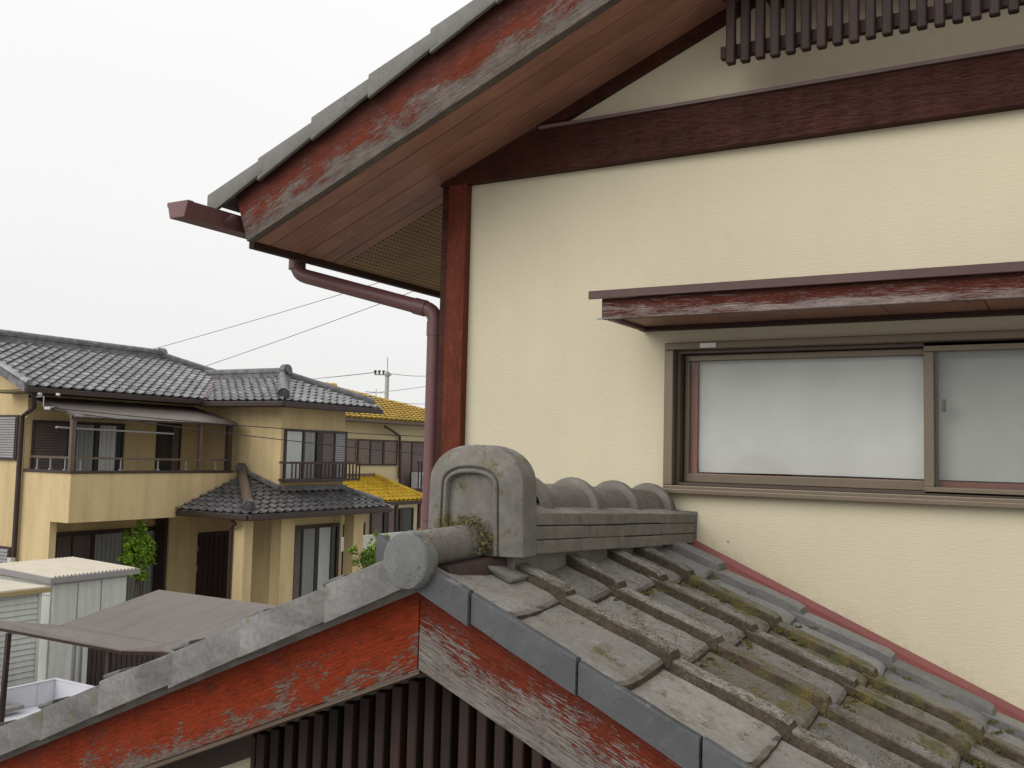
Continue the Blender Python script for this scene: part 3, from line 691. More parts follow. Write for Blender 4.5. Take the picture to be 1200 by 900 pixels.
# ---- porch ridge
def rz(y): return -.2505-.043*(y-2.14)      # foot of the ridge courses
mb = MB()
mb.add([(PX+s*.108, y, z) for y in (2.10, 3.299) for s, z in ((-1, -.36), (1, -.36), (1, rz(y)+.100), (-1, rz(y)+.100))],
       [(0, 1, 2, 3), (7, 6, 5, 4), (0, 4, 5, 1), (1, 5, 6, 2), (2, 6, 7, 3), (3, 7, 4, 0)])
RG = part('porch_ridge', mb, 'mortar', H, bevel=.004)
seams = [[2.146, 2.40, 2.692, 2.991, 3.296], [2.146, 2.452, 2.71, 2.99, 3.296], [2.146, 2.40, 2.689, 2.982, 3.296]]
hs = [(0, .0335), (.0355, .0335), (.071, .032)]
for li, sm in enumerate(seams):
    for k in range(len(sm)-1):
        for s in (1, -1):
            a, b = sm[k]+.0012, sm[k+1]-.0012; z0, h = hs[li]
            xo = PX+s*(.143+random.uniform(-.002, .002)); xi = PX+s*.02
            m_ = MB(); tz = random.uniform(-.001, .001)
            pts = []
            for y in (a, b):
                zz = rz(y)+z0+tz
                pts += [(xi, y, zz+.004), (xo, y, zz), (xo, y, zz+h), (xi, y, zz+h+(.022 if li == 2 else .004))]
            m_.add(pts, [(0, 1, 2, 3), (7, 6, 5, 4), (0, 4, 5, 1), (1, 5, 6, 2), (2, 6, 7, 3), (3, 7, 4, 0)])
            part('ridge_course_tile', m_, 'noshi', RG, bevel=.0035)
# rounded caps, each with a raised collar at its near end
def cap_mb(L):
    m_ = MB(); n_ = 18
    def ring(r, y, dz=0): return [(r*math.cos(math.pi*k/n_), y, r*1.0*math.sin(math.pi*k/n_)+dz) for k in range(n_+1)]
    st = [(.078, .0), (.086, .0015), (.0935, .006), (.0965, .015), (.0965, .022), (.0935, .031), (.086, .0355), (.0735, .037), (.0725, .05), (.072, L*.6), (.0715, L)]
    vs = [v for r_, y in st for v in ring(r_, y)]
    k = n_+1; fs = [(i*k+j, i*k+j+1, (i+1)*k+j+1, (i+1)*k+j) for i in range(len(st)-1) for j in range(n_)]
    o = len(vs); vs += [v for v in ring(.068, 0)]+[v for v in ring(.066, L)]
    fs += [(j, j+1, o+j+1, o+j) for j in range(n_)]+[(o+j, o+j+1, o+k+j+1, o+k+j) for j in range(n_)]
    return m_.add(vs, fs)
for k, y in enumerate((2.300, 2.598, 2.894, 3.190)):
    L = .297 if k < 3 else .107
    me_ = cap_mb(L).mesh('ridge_cap', 'cap', smooth=True, jit=.0004, sharp=30)
    inst('ridge_cap', me_, RG, (PX, y, rz(y)+.106), (R(-2.4)+random.uniform(-.006, .006), 0, random.uniform(-.008, .008)))
part('wall_mortar', MB().box(PX-.13, PX+.149, 3.289, 3.2985, -.345, -.19), 'mortar', RG, bevel=.003, jit=.002)

# ---- ridge-end ornament: an arched block with chamfered front and a sunken niche
def arch(d, y, ky=1.0):
    hw = .139-d; top = .018-d*ky; z0 = -.085; pts = [(-hw-.004, y, -.252)]
    for t in (0, .35, .7): pts.append((-hw-.004*(1-t), y, -.252+t*(z0+.252)))
    n_ = 26; ex = 2.25
    for k in range(n_+1):
        a = math.pi-math.pi*k/n_
        ca, sa = math.cos(a), math.sin(a)
        pts.append((hw*math.copysign(abs(ca)**(2/ex), ca), y, z0+(top-z0)*abs(sa)**(2/ex)))
    for t in (.7, .35, 0): pts.append((hw+.004*(1-t), y, -.252+t*(z0+.252)))
    pts.append((hw+.004, y, -.252))
    return pts
loops = [arch(.010, 2.150), arch(.003, 2.147), arch(0, 2.141), arch(0, 2.079), arch(.0015, 2.075), arch(.006, 2.071), arch(.042, 2.052), arch(.050, 2.050), arch(.0535, 2.051), arch(.0555, 2.057), arch(.0585, 2.058), arch(.061, 2.051), arch(.065, 2.0485), arch(.069, 2.050), arch(.072, 2.056), arch(.0735, 2.066), arch(.076, 2.0675)]
mb = MB(); n_ = len(loops[0]); vs = [(x+PX+.004, y, z) for lp in loops for x, y, z in lp]
fs = [(i*n_+j, i*n_+(j+1) % n_, (i+1)*n_+(j+1) % n_, (i+1)*n_+j) for i in range(len(loops)-1) for j in range(n_)]
fs += [tuple(range(n_)), tuple(range((len(loops)-1)*n_, len(loops)*n_))]
mb.add(vs, fs)
part('ridge_end_ornament', mb, 'oni', RG, smooth=True, jit=.0003, sharp=19, label='grey arched end tile with a sunken arched niche')
# pipe tile with round end disc
pc = Vector((PX-.003, 1.825, -.249)); pa = Vector((PX-.008, 1.815, -.228)); pb = Vector((PX+.004, 2.064, -.224)); pd = (pb-pa).normalized()
part('ridge_pipe_tile', MB().tube([pa+pd*.01, pa+pd*.08, pa+pd*.16, pb], [.043, .0425, .044, .047], 28), 'cap', RG, smooth=True, jit=.0006)
part('round_end_disc', MB().tube([pc-pd*.026, pc-pd*.024, pc-pd*.018, pc+pd*.012, pc+pd*.02], [.0585, .0625, .0655, .066, .054], 36), 'disc', RG, smooth=True, jit=.0007, label='round grey end disc blotched with lichen')
part('hollow_fill', MB().add([(PX-.07, 1.90, -.36), (PX+.065, 1.90, -.36), (PX+.05, 1.90, -.268), (PX-.05, 1.90, -.268), (PX-.10, 2.12, -.36), (PX+.10, 2.12, -.36), (PX+.09, 2.12, -.25), (PX-.09, 2.12, -.25)],
     [(0, 1, 2, 3), (7, 6, 5, 4), (0, 4, 5, 1), (1, 5, 6, 2), (2, 6, 7, 3), (3, 7, 4, 0)]), 'cavity', RG, bevel=.006)  # wet purple-brown block, its dark colour standing for the hollow's shade
part('mortar_bed', MB().obox((PX+.080, 2.082, -.281), ((1, 0, -.40), (0, 1, 0), (.40, 0, 1)), (.066, .05, .007)), 'mortar', RG, bevel=.006, seg=3, jit=.003)
# moss and dead weeds in the joint of pipe and ornament
rs = random.Random(3); mb = MB()
for k in range(520):
    a = rs.uniform(-.4, 3.0); yy = rs.triangular(1.99, 2.075, 2.058); rr_ = .044+rs.triangular(0, .03, .003)
    ctr = pa+pd*((yy-pa.y)/pd.y)
    b_ = Vector((ctr.x+rr_*math.cos(a), yy, ctr.z+rr_*math.sin(a)))
    d = Vector((rs.gauss(0, 1), rs.gauss(-.3, 1), rs.gauss(.6, 1))).normalized()*rs.uniform(.004, .018); s_ = d.cross(Vector((rs.gauss(0, 1), rs.gauss(0, 1), 1))).normalized()*rs.uniform(.001, .0035)
    mb.add([b_-s_, b_+s_, b_+d], [(0, 1, 2)])
for k in range(260):
    a = rs.uniform(.6, 2.6); yy = rs.uniform(1.83, 1.99); ctr = pa+pd*((yy-pa.y)/pd.y); rr_ = .043
    b_ = Vector((ctr.x+rr_*math.cos(a), yy, ctr.z+rr_*math.sin(a)))
    d = Vector((rs.gauss(0, 1), rs.gauss(0, 1), rs.gauss(.5, 1))).normalized()*rs.uniform(.002, .008); s_ = d.cross(Vector((rs.gauss(0, 1), rs.gauss(0, 1), 1))).normalized()*rs.uniform(.001, .003)
    if yy < 1.86 or rs.random() < .35: mb.add([b_-s_, b_+s_, b_+d], [(0, 1, 2)])
part('moss', mb, 'moss', RG, kind='stuff')

# ---- flashing against the wall
mb = MB()
for a, b in ((-1.20, .75),):
    def q_(x, y, z): return (x, y, zp(x)+z)
    vs = [q_(x, y, z) for x in (a, b) for y, z in ((3.297, .016), (3.287, .016), (3.282, -.004), (3.165, -.026), (3.165, -.034), (3.297, -.04))]
    mb.add(vs, [(0, 1, 2, 3, 4, 5), (11, 10, 9, 8, 7, 6)]+[(i, i+6, (i+1) % 6+6, (i+1) % 6) for i in range(6)])
part('flashing_strip', mb, 'pvc_red', H, bevel=.002)

# ---- porch gable: bargeboards, underside batten, wall, lattice
yB = 1.897
def bl(x): return -.5097+.4205*(x+1.353)      # lower edge of the left board
def br(x): return -.5097-.4150*(x+1.353)
XJ = -1.353
mb = MB().prism([(-3.7, yB, bl(-3.7)), (XJ-.0015, yB, bl(XJ)), (XJ-.0015, yB, -.27), (-3.7, yB, zpl(-3.7)-.045)], (0, .034, 0))
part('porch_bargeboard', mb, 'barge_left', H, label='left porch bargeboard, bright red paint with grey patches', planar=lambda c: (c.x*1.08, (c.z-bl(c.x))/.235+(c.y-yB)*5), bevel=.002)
mb = MB().prism([(XJ+.0015, yB, br(XJ)), (.8, yB, br(.8)), (.8, yB, zp(.8)-.045), (XJ+.0015, yB, -.27)], (0, .034, 0))
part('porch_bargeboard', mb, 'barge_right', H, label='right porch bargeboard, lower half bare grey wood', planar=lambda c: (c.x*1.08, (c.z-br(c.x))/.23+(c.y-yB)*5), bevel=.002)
mb = MB().prism([(-3.7, yB+.006, bl(-3.7)-.012), (XJ, yB+.006, bl(XJ)-.012), (XJ, yB+.006, bl(XJ)-.001), (-3.7, yB+.006, bl(-3.7)-.001)], (0, .20, 0))
part('porch_soffit', mb, 'brown2', H)
mb = MB().prism([(XJ, yB+.03, br(XJ)-.006), (.8, yB+.03, br(.8)-.006), (.8, yB+.03, br(.8)+.01), (XJ, yB+.03, br(XJ)+.01)], (0, .18, 0)); part('porch_soffit', mb, 'brown', H)
YW = 2.145
mb = MB().add([(-3.3, YW, G), (.55, YW, G), (.55, YW, br(.55)), (XJ, YW, bl(XJ)), (-3.3, YW, bl(-3.3))], [(0, 1, 2, 3, 4)])
mb.quad((-3.3, YW, G), (-3.3, 3.3, G), (-3.3, 3.3, bl(-3.3)), (-3.3, YW, bl(-3.3))); mb.quad((.55, YW, G), (.55, 3.3, G), (.55, 3.3, br(.55)), (.55, YW, br(.55)))
part('porch_wall', mb, 'plaster', H)
mb = MB().prism([(-3.3, YW-.05, bl(-3.3)-.075), (-2.062, YW-.05, bl(-2.062)-.075), (-2.062, YW-.05, bl(-2.062)-.008), (-3.3, YW-.05, bl(-3.3)-.008)], (0, .049, 0)); part('porch_beam', mb, 'brown', H)
PL = part('porch_lattice', MB().box(-2.045, -.45, YW-.025, YW-.003, -1.40, -1.34).box(-2.045, -.45, YW-.025, YW-.003, -1.08, -1.04), 'lattice', H)
for k in range(31):
    x = -2.027+k*.0525; top = min(bl(x), br(x))-.018
    if top < -1.35: break
    part('slat', MB().box(x-.015, x+.015, YW-.058, YW-.026, -1.42, top), 'lattice2', PL, bevel=.003, seg=1)
part('lattice_backing', MB().prism([(-2.045, YW-.008, -1.42), (-.60, YW-.008, -1.42), (-.60, YW-.008, br(-.6)-.02), (XJ, YW-.008, bl(XJ)-.02), (-2.045, YW-.008, bl(-2.045)-.02)], (0, .004, 0)), 'cavity', PL)
part('lattice_post', MB().box(-2.058, -2.044, YW-.06, YW-.002, -1.42, bl(-2.05)-.02), 'lattice2', PL)

# ================================================================== BACKGROUND
def tile_field(o, e, u, W, Hs, pitch=.27, row=.25, amp=.026, lip=.045, clips=(), seg=8):
    """rows of wavy tiles over a roof plane: o eave corner, e along the eave, u up the slope"""
    o, e, u = Vector(o), Vector(e).normalized(), Vector(u).normalized(); n = e.cross(u)
    if n.z < 0: n = -n
    mb = MB(); ns = int(W/pitch*seg); rows = int(Hs/row)+1
    def prof(t): return -amp*.55*math.sin(math.pi*t/.68) if t < .68 else amp*1.5*math.sin(math.pi*(t-.68)/.32)
    pf_ = [prof((i % seg)/seg) for i in range(ns+1)]
    for k in range(rows):
        t0 = k*row-.02; t1 = (k+1)*row+.01
        jt = random.uniform(-.004, .004)
        vs = []
        for tt, rz_ in ((t0+.035, -.012), (t0, lip-.012), (t0+.004, lip), (t1, 0)):
            for i in range(ns+1): vs.append(o+e*(i*pitch/seg)+u*tt+n*(pf_[i]+rz_+jt*0))
        w_ = ns+1
        mb.add(vs, [(j*w_+i, j*w_+i+1, (j+1)*w_+i+1, (j+1)*w_+i) for j in range(3) for i in range(ns)])
    if clips:
        me = bpy.data.meshes.new('t'); me.from_pydata([tuple(v) for v in mb.v], [], mb.f); bm = bmesh.new(); bm.from_mesh(me)
        for pt, nn in clips:
            bmesh.ops.bisect_plane(bm, geom=bm.verts[:]+bm.edges[:]+bm.faces[:], plane_co=pt, plane_no=nn, clear_outer=True)
        bm.verts.index_update(); mb = MB(); mb.add([v.co.copy() for v in bm.verts], [[v.index for v in f.verts] for f in bm.faces]); bm.free()
    return mb
def ridge_run(a, b, w_=.26, h=.16, r=.09):
    m_ = MB(); a, b = Vector(a), Vector(b)
    m_.bar(a+Vector((0, 0, h/2-.04)), b+Vector((0, 0, h/2-.04)), w_*.8, h); m_.bar(a+Vector((0, 0, h-.03)), b+Vector((0, 0, h-.03)), w_, .04)
    m_.tube([a+Vector((0, 0, h)), b+Vector((0, 0, h))], r, 10); return m_
def end_knob(p_, d, r=.15):
    d = Vector(d).normalized(); p_ = Vector(p_)
    m_ = MB().tube([p_-d*.05, p_+d*.10], r, 14); m_.tube([p_+d*.10, p_+d*.16], r*.55, 12)
    return m_
def louvre(m_, ax, P, y0, y1, z0, z1, n_):
    """slatted shutter panel on the plane ax = P, facing +x or -y"""
    for k in range(n_):
        a = z0+(z1-z0)*k/n_; b = z0+(z1-z0)*(k+1)/n_
        if ax == 'x': m_.prism([(P, y0, a), (P+.022, y0, a+.2*(b-a)), (P+.006, y0, b)], (0, y1-y0, 0))
        else: m_.prism([(y0, P, a), (y0, P-.022, a+.2*(b-a)), (y0, P-.006, b)], (y1-y0, 0, 0))
    return m_
def fr_x(X, y0, y1, z0, z1, w_=.06, d=.05):
    return MB().box(X, X+d, y0, y1, z1-w_, z1).box(X, X+d, y0, y1, z0, z0+w_).box(X, X+d-.002, y0, y0+w_, z0+w_, z1-w_).box(X, X+d-.002, y1-w_, y1, z0+w_, z1-w_)
def pleat_x(X, y0, y1, z0, z1, n_=None):
    m_ = MB(); n_ = n_ or max(8, int((y1-y0)/.035)); vs = []
    for z in (z0, z1):
        for i in range(n_+1): vs.append((X+.014*math.sin(i*1.9)+.006*math.sin(i*.7), y0+(y1-y0)*i/n_, z))
    return m_.add(vs, [(i, i+1, n_+2+i, n_+1+i) for i in range(n_)])

# ------------------------------------------------------------------ ochre neighbour house
N_ = thing('neighbor_house', (-20.5, 16, G), 'ochre two-storey house with a grey tiled roof and a covered balcony', 'house')
Xw, Yg, Xf = -19.8, 12.94, -18.2
XBk, YBk = -17.0, 17.8
mb = MB()
mb.box(-24.6, Xw, Yg, 20.6, G, 1.12)                                    # main block
mb.add([(-24.6, Yg, 1.1), (Xw, Yg, 1.1), (Xw, Yg, 1.16), (-22.1, Yg, 2.10), (-24.6, Yg, 1.1)], [(0, 1, 2, 3)])
mb.box(Xw+.001, XBk, YBk, 20.18, -1.2, 1.10)                            # forward block, upper floor
mb.box(-18.25, XBk, YBk+.004, 20.19, G, -1.21)                          # forward block, ground floor
part('wall', mb, 'ochre', N_)
# balcony: side wall, front wall, slab, coping
mb = MB().box(Xw+.001, Xf, Yg+.002, Yg+.14, -1.68, -.66).box(Xf-.14, Xf-.002, Yg+.141, YBk-.002, -1.68, -.66).box(Xw+.002, Xf-.141, Yg+.141, YBk-.003, -1.68, -1.52).box(Xw+.001, -18.80, Yg+.003, Yg+.16, G, -1.681)
BA = part('balcony', mb, 'ochre', N_)
part('coping', MB().box(Xw+.003, Xf+.03, Yg-.03, Yg+.17, -.659, -.60).box(Xf-.17, Xf+.03, Yg+.171, 17.42, -.659, -.602), 'brown', BA, bevel=.01)
part('handrail', MB().bar((Xw+.1, Yg+.07, -.33), (Xf-.07, Yg+.07, -.33), .045, .045).bar((Xf-.07, Yg+.07, -.33), (Xf-.07, 17.3, -.36), .045, .045), 'brown2', BA)
for x in (-19.45, -19.0, -18.5): part('rail_stub', MB().box(x-.012, x+.012, Yg+.058, Yg+.082, -.57, -.352).box(x-.03, x+.03, Yg+.04, Yg+.10, -.599, -.57), 'shedtrim', BA)
for y in (13.2, 14.2, 15.2, 16.0, 16.9): part('rail_stub', MB().box(Xf-.082, Xf-.058, y-.012, y+.012, -.57, -.352).box(Xf-.10, Xf-.04, y-.03, y+.03, -.599, -.57), 'shedtrim', BA)
for y, ww in ((13.0, .07), (16.42, .06), (17.34, .09)): part('balcony_post', MB().box(Xf-.07-ww, Xf-.07+ww*.3, y-ww*.7, y+ww*.7, -.599, .50), 'brown' if y > 17 else 'brown2', BA)
part('clothes_pole', MB().tube([(Xf-.3, 12.75, .30), (Xf-.3, 15.8, .25)], .022, 8), 'steel', BA)
# balcony canopy
mb = MB(); ny = 60; vs = []
for z_ in (0, -.02):
    for x, z in ((Xw, .98), (Xf-.3, .665), (Xf-.05, .60), (Xf+.04, .53)):
        for i in range(ny+1): vs.append((x, 12.92+(17.5-12.92)*i/ny, z+z_+.008*(i % 2)))
k = ny+1
mb.add(vs, [(j*k+i, j*k+i+1, (j+1)*k+i+1, (j+1)*k+i) for j in range(3) for i in range(ny)]+[(4*k+j*k+i, 4*k+j*k+i+1, 4*k+(j+1)*k+i+1, 4*k+(j+1)*k+i) for j in range(3) for i in range(ny)])
CN = part('balcony_canopy', mb, 'canopy', N_)
part('canopy_beam', MB().bar((Xf-.08, 12.92, .525), (Xf-.08, 17.5, .525), .06, .07).bar((Xw+.02, 12.95, .93), (Xf-.02, 12.95, .565), .04, .05).bar((Xw+.02, 17.45, .93), (Xf-.02, 17.45, .565), .04, .05), 'brown2', CN)
# windows and shutters of the main block, upper floor behind the balcony
def window_x(parent, X, y0, y1, z0, z1, bits, fr='brown', w_=.06):
    """bits: list of (kind, ya, yb); kinds: glass, sheer, sheer2, louver, louver_b, pink"""
    W = part('window', fr_x(X+.001, y0, y1, z0, z1, w_), fr, parent)
    part('pane', MB().box(X+.003, X+.012, y0+w_, y1-w_, z0+w_, z1-w_), 'dglass', W)
    for kd, a, b in bits:
        if kd.startswith('sheer'): part('curtain', pleat_x(X+.032, a, b, z0+w_, z1-w_), kd, W)
        elif kd.startswith('louver'): part('shutter', louvre(MB(), 'x', X+.02, a, b, z0+w_*.6, z1-w_*.6, int((z1-z0)/.06)), kd, W)
        elif kd == 'pink': part('panel', MB().box(X+.013, X+.035, a, b, z0+w_*.5, z1-w_*.5), 'pinkglass', W)
        elif kd == 'stile': part('stile', MB().box(X+.013, X+.056, a, b, z0+.01, z1-.01), fr, W)
    return W
window_x(N_, Xw, 13.07, 15.42, -1.5, .46, [('louver', 13.1, 13.92), ('stile', 13.93, 14.0), ('sheer', 14.16, 14.6), ('stile', 14.62, 14.70), ('sheer2', 14.75, 15.2)])
window_x(N_, Xw, 16.38, 17.12, -1.45, .54, [('stile', 16.42, 16.5), ('pink', 16.86, 17.06)])
# ground floor window under the balcony, doors
window_x(N_, Xw, 13.70, 16.74, -4.2, -2.02, [('louver', 13.78, 14.16), ('stile', 14.17, 14.20), ('louver', 14.21, 14.66), ('stile', 14.67, 14.74), ('sheer', 14.78, 15.5), ('sheer', 15.55, 16.1), ('sheer', 16.12, 16.62)], w_=.10)
Xd = -19.3
part('entrance_wall', MB().box(Xw+.002, Xd, 16.50, 17.395, G, -1.69).box(Xw+.002, Xd-.02, 17.396, 18.9, -2.20, -1.69).box(Xw+.002, Xd, 18.57, 18.9, G, -2.201), 'ochre', N_)
part('corner_post', MB().box(Xw+.08, Xd-.05, 16.42, 16.495, G, -1.69), 'brown', N_)
D_ = part('front_door', MB().box(Xw+.002, Xd-.05, 17.40, 18.56, G+.2, -2.21), 'brown', N_, bevel=.01)
for k in range(6): part('door_panel', MB().box(Xd-.049, Xd-.035, 17.49+k*.17, 17.63+k*.17, G+.3, -2.32), 'trim', D_, bevel=.004, seg=1)
part('door_glass', MB().box(Xd-.049, Xd-.042, 17.475, 17.487, G+.3, -2.32), 'dglass', D_)
for z in (-2.6, -3.1): part('handle', MB().box(Xd-.049, Xd-.02, 17.43, 17.455, z-.06, z+.06), 'steel', D_)
# upper window of the forward block, with a railing
window_x(N_, XBk, 17.90, 20.24, -.86, .455, [('sheer2', 17.96, 18.52), ('stile', 18.53, 18.60), ('sheer', 18.62, 18.98), ('stile', 19.05, 19.28), ('louver', 19.29, 19.72), ('stile', 19.73, 19.77), ('louver_b', 19.78, 20.18)])
RL = part('window_railing', MB().box(XBk+.40, XBk+.44, 17.74, 20.35, -.40, -.345).box(XBk+.02, XBk+.44, 17.74, 20.35, -.83, -.77).box(XBk+.02, XBk+.40, 17.74, 17.78, -.40, -.35).box(XBk+.02, XBk+.40, 20.31, 20.35, -.40, -.35), 'brown', N_)
for k in range(20): part('bar', MB().box(XBk+.405, XBk+.435, 17.76+k*.1345, 17.79+k*.1345, -.769, -.401), 'brown', RL)
# ground floor window of the forward block
window_x(N_, XBk, 18.30, 20.06, G+.3, -1.95, [('louver', 18.38, 18.62), ('stile', 18.63, 18.68), ('sheer', 18.70, 19.1), ('stile', 19.12, 19.26), ('sheer2', 19.28, 19.72)], w_=.09)
# porch pillars
for y0_, y1_ in ((16.02, 16.30), (17.20, 17.66), (19.84, 20.24)): part('pillar', MB().box(-16.62, -16.30, y0_, y1_, G, -1.63), 'ochre', N_, bevel=.01)
part('corner_strip', MB().box(XBk+.005, XBk+.12, 17.78, 17.98, G, -1.7), 'brown', N_)
# gable-side shutters
for z0, z1, lab in ((-.43, .56, None), (-3.6, -2.30, None)):
    S_ = part('shutter_window', MB().box(-21.6, -20.06, Yg-.05, Yg-.002, z0, z1), 'brown', N_); part('louvre_panel', louvre(MB(), 'y', Yg-.052, -21.55, -20.12, z0+.05, z1-.05, 16), 'louver_b', S_)
# drainpipe at the corner
part('drainpipe', MB().tube([(-19.1, 12.6, 1.02), (-19.25, 12.72, .72), (Xw-.06, Yg-.08, .52), (Xw-.06, Yg-.08, G)], .055, 10), 'brown', N_, smooth=True)
part('meter_box', MB().box(-19.9, -19.78, Yg-.2, Yg-.09, -2.75, -2.5), 'offwhite', N_)
# roofs
def flat(pts, th=.05): return MB().prism(pts, (0, 0, -th))
ze = 1.17; sl = .40; zr = ze+sl*3.0; Xe, Xr_ = -19.1, -22.1
dk = MB()
dk.prism([(Xe, 12.42, ze-.03), (Xe, 21.2, ze-.03), (Xr_, 18.2, zr-.03), (Xr_, 12.42, zr-.03)], (0, 0, -.09))
dk.prism([(2*Xr_-Xe, 12.42, ze-.03), (2*Xr_-Xe, 21.2, ze-.03), (Xr_, 18.2, zr-.03), (Xr_, 12.42, zr-.03)], (0, 0, -.09))
dk.prism([(Xe, 21.2, ze-.03), (2*Xr_-Xe, 21.2, ze-.03), (Xr_, 18.2, zr-.03)], (0, 0, -.09))
bz = 1.13; bs = .40; bY0, bY1, bX = 17.2, 20.9, -16.4; brY = 19.05; brz = bz+bs*1.85; brX = bX-1.85
dk.prism([(-19.6, bY0, bz-.03), (bX, bY0, bz-.03), (brX, brY, brz-.03), (-21.2, brY, brz-.03)], (0, 0, -.09))
dk.prism([(bX, bY0, bz-.03), (bX, bY1, bz-.03), (brX, brY, brz-.03)], (0, 0, -.09))
dk.prism([(-19.6, bY1, bz-.03), (bX, bY1, bz-.03), (brX, brY, brz-.03), (-21.2, brY, brz-.03)], (0, 0, -.09))
RF = part('roof', dk, 'ridge2', N_)
cu = math.sqrt(1+sl*sl)
part('roof_tiles', tile_field((Xe+.04, 12.42, ze-.016), (0, 1, 0), (-1, 0, sl), 8.9, 3.0*cu, clips=[((Xr_, 18.2, 0), (-1, 1, 0)), ((-19.1, 17.2, 0), (.76, .64, 0))]), 'rooftile', RF, kind='stuff')
part('roof_tiles', tile_field((-21.0, bY0-.04, bz-.016), (1, 0, 0), (0, 1, bs), 4.7, 1.85*cu, clips=[((bX, bY0, 0), (1, 1, 0)), ((-19.1, 17.2, 0), (-.76, -.64, 0))]), 'rooftile', RF, kind='stuff')
part('roof_tiles', tile_field((bX+.04, bY0, bz-.016), (0, 1, 0), (-1, 0, bs), 3.7, 1.85*cu, clips=[((bX, bY0, 0), (-1, -1, 0)), ((bX, bY1, 0), (-1, 1, 0))]), 'rooftile', RF, kind='stuff')
part('ridge', ridge_run((Xr_, 12.35, zr), (Xr_, 18.25, zr)), 'ridge2', RF)
part('hip_ridge', ridge_run((Xr_, 18.25, zr), (Xe-.2, 21.1, ze+.05), .22, .12, .08), 'ridge2', RF)
part('ridge', ridge_run((-21.1, brY, brz), (brX+.05, brY, brz), .24, .14, .085), 'ridge2', RF)
part('hip_ridge', ridge_run((brX, brY, brz), (bX-.12, bY0+.12, bz+.06), .22, .10, .08), 'ridge2', RF)
part('hip_ridge', ridge_run((brX, brY, brz), (bX-.12, bY1-.12, bz+.06), .22, .10, .08), 'ridge2', RF)
part('ridge_end', end_knob((Xr_, 18.3, zr+.14), (0, 1, 0), .16), 'ridge2', RF)
part('ridge_end', end_knob((brX+.1, brY, brz+.14), (1, 0, 0), .17), 'ridge2', RF)
part('ridge_end', end_knob((bX-.15, bY0+.15, bz+.16), (1, -1, -.3), .15), 'rooftile2', RF)
part('valley', MB().bar((-19.08, 17.22, ze+.03), (-20.75, 19.05, ze+.70), .16, .02), 'capmetal', RF)
part('verge', MB().prism([(Xe+.02, 12.36, ze+.02), (Xr_, 12.36, zr+.04), (Xr_, 12.36, zr-.12), (Xe+.02, 12.36, ze-.14)], (0, .12, 0)), 'ridge2', RF)
part('verge_caps', MB().tube([(Xe+.05, 12.44, ze+.05), (Xr_, 12.44, zr+.06)], .07, 8), 'rooftile', RF)
# eaves: soffits, fascias, gutters
part('soffit', MB().box(Xw-.0, Xe-.06, 12.5, 17.75, 1.02, 1.05).box(-19.0, bX-.06, 17.28, YBk+.1, .98, 1.01).box(XBk-.1, bX-.06, YBk+.101, 20.85, .98, 1.009).box(-20.4, Xw-.01, 12.5, Yg-.003, 1.02, 1.05), 'brown', N_)
gm_ = MB().box(Xe-.05, Xe+.07, 12.4, 17.12, 1.01, 1.135); part('gutter', gm_, 'brown', N_, bevel=.02)
part('gutter', MB().box(Xe-.02, bX+.06, 17.08, 17.19, .965, 1.09), 'brown', N_, bevel=.02)
part('gutter', MB().box(bX-.04, bX+.07, 17.192, 20.95, .95, 1.085), 'brown', N_, bevel=.02)
# porch roof
pz = -1.47; pX, pY, pY1 = -15.9, 15.76, 20.8; ax_, ay_ = -18.22, YBk-.02; s1, s2 = .33, .378
az = pz+s1*(pX-ax_)
dk = MB().prism([(pX, pY, pz-.03), (pX, pY1, pz-.03), (XBk+.001, 20.15, pz+s1*1.1-.03), (XBk+.001, ay_, pz+s1*1.1-.03), (ax_, ay_, az-.03)], (0, 0, -.07))
dk.prism([(pX, pY, pz-.03), (Xf+.002, pY, pz-.03), (Xf+.002, ay_, az-.03)], (0, 0, -.07))
dk.prism([(pX, pY1, pz-.03), (XBk+.002, 20.15, pz+s1*1.1-.03), (XBk+.002, pY1, pz-.03)], (0, 0, -.07))
P2 = part('porch_roof', dk, 'ridge2', N_)
part('roof_tiles', tile_field((pX+.04, pY, pz-.014), (0, 1, 0), (-1, 0, s1), 5.05, 2.45, clips=[((pX, pY, 0), (-2.04, -2.32, 0)), ((pX, pY1, 0), (-.65, 1.1, 0)), ((XBk, 30, 0), (0, 1, 0))]), 'rooftile2', P2, kind='stuff')
part('roof_tiles', tile_field((Xf+.01, pY-.04, pz-.014), (1, 0, 0), (0, 1, s2), 2.3, 2.2, clips=[((pX, pY, 0), (2.04, 2.32, 0))]), 'rooftile2', P2, kind='stuff')
part('hip_ridge', ridge_run((ax_, ay_-.05, az+.02), (pX-.16, pY+.14, pz+.06), .22, .10, .09), 'brown2', P2)
part('hip_ridge', ridge_run((XBk+.02, 20.15, pz+s1*1.1), (pX-.15, pY1-.1, pz+.04), .18, .07, .07), 'ridge2', P2)
part('ridge_end', end_knob((pX-.2, pY+.17, pz+.15), (1, -1, -.3), .15), 'rooftile2', P2)
part('ridge_end', end_knob((ax_+.1, ay_-.2, az+.16), (1, .2, 0), .13), 'rooftile2', P2)
part('wall_cap', MB().bar((XBk+.06, ay_, pz+s1*1.1+.10), (XBk+.06, 20.2, pz+s1*1.1+.10), .14, .10).bar((ax_, ay_-.06, az+.12), (XBk+.08, ay_-.06, pz+s1*1.1+.12), .12, .09), 'ridge2', P2)
part('gutter', MB().box(pX-.03, pX+.07, pY-.02, pY1+.04, pz-.17, pz-.05).box(Xf+.01, pX-.031, pY-.07, pY+.03, pz-.17, pz-.051), 'brown', P2, bevel=.02)
part('soffit', MB().box(-18.2, pX-.06, pY+.05, pY1-.05, pz-.13, pz-.11), 'brown2', P2)
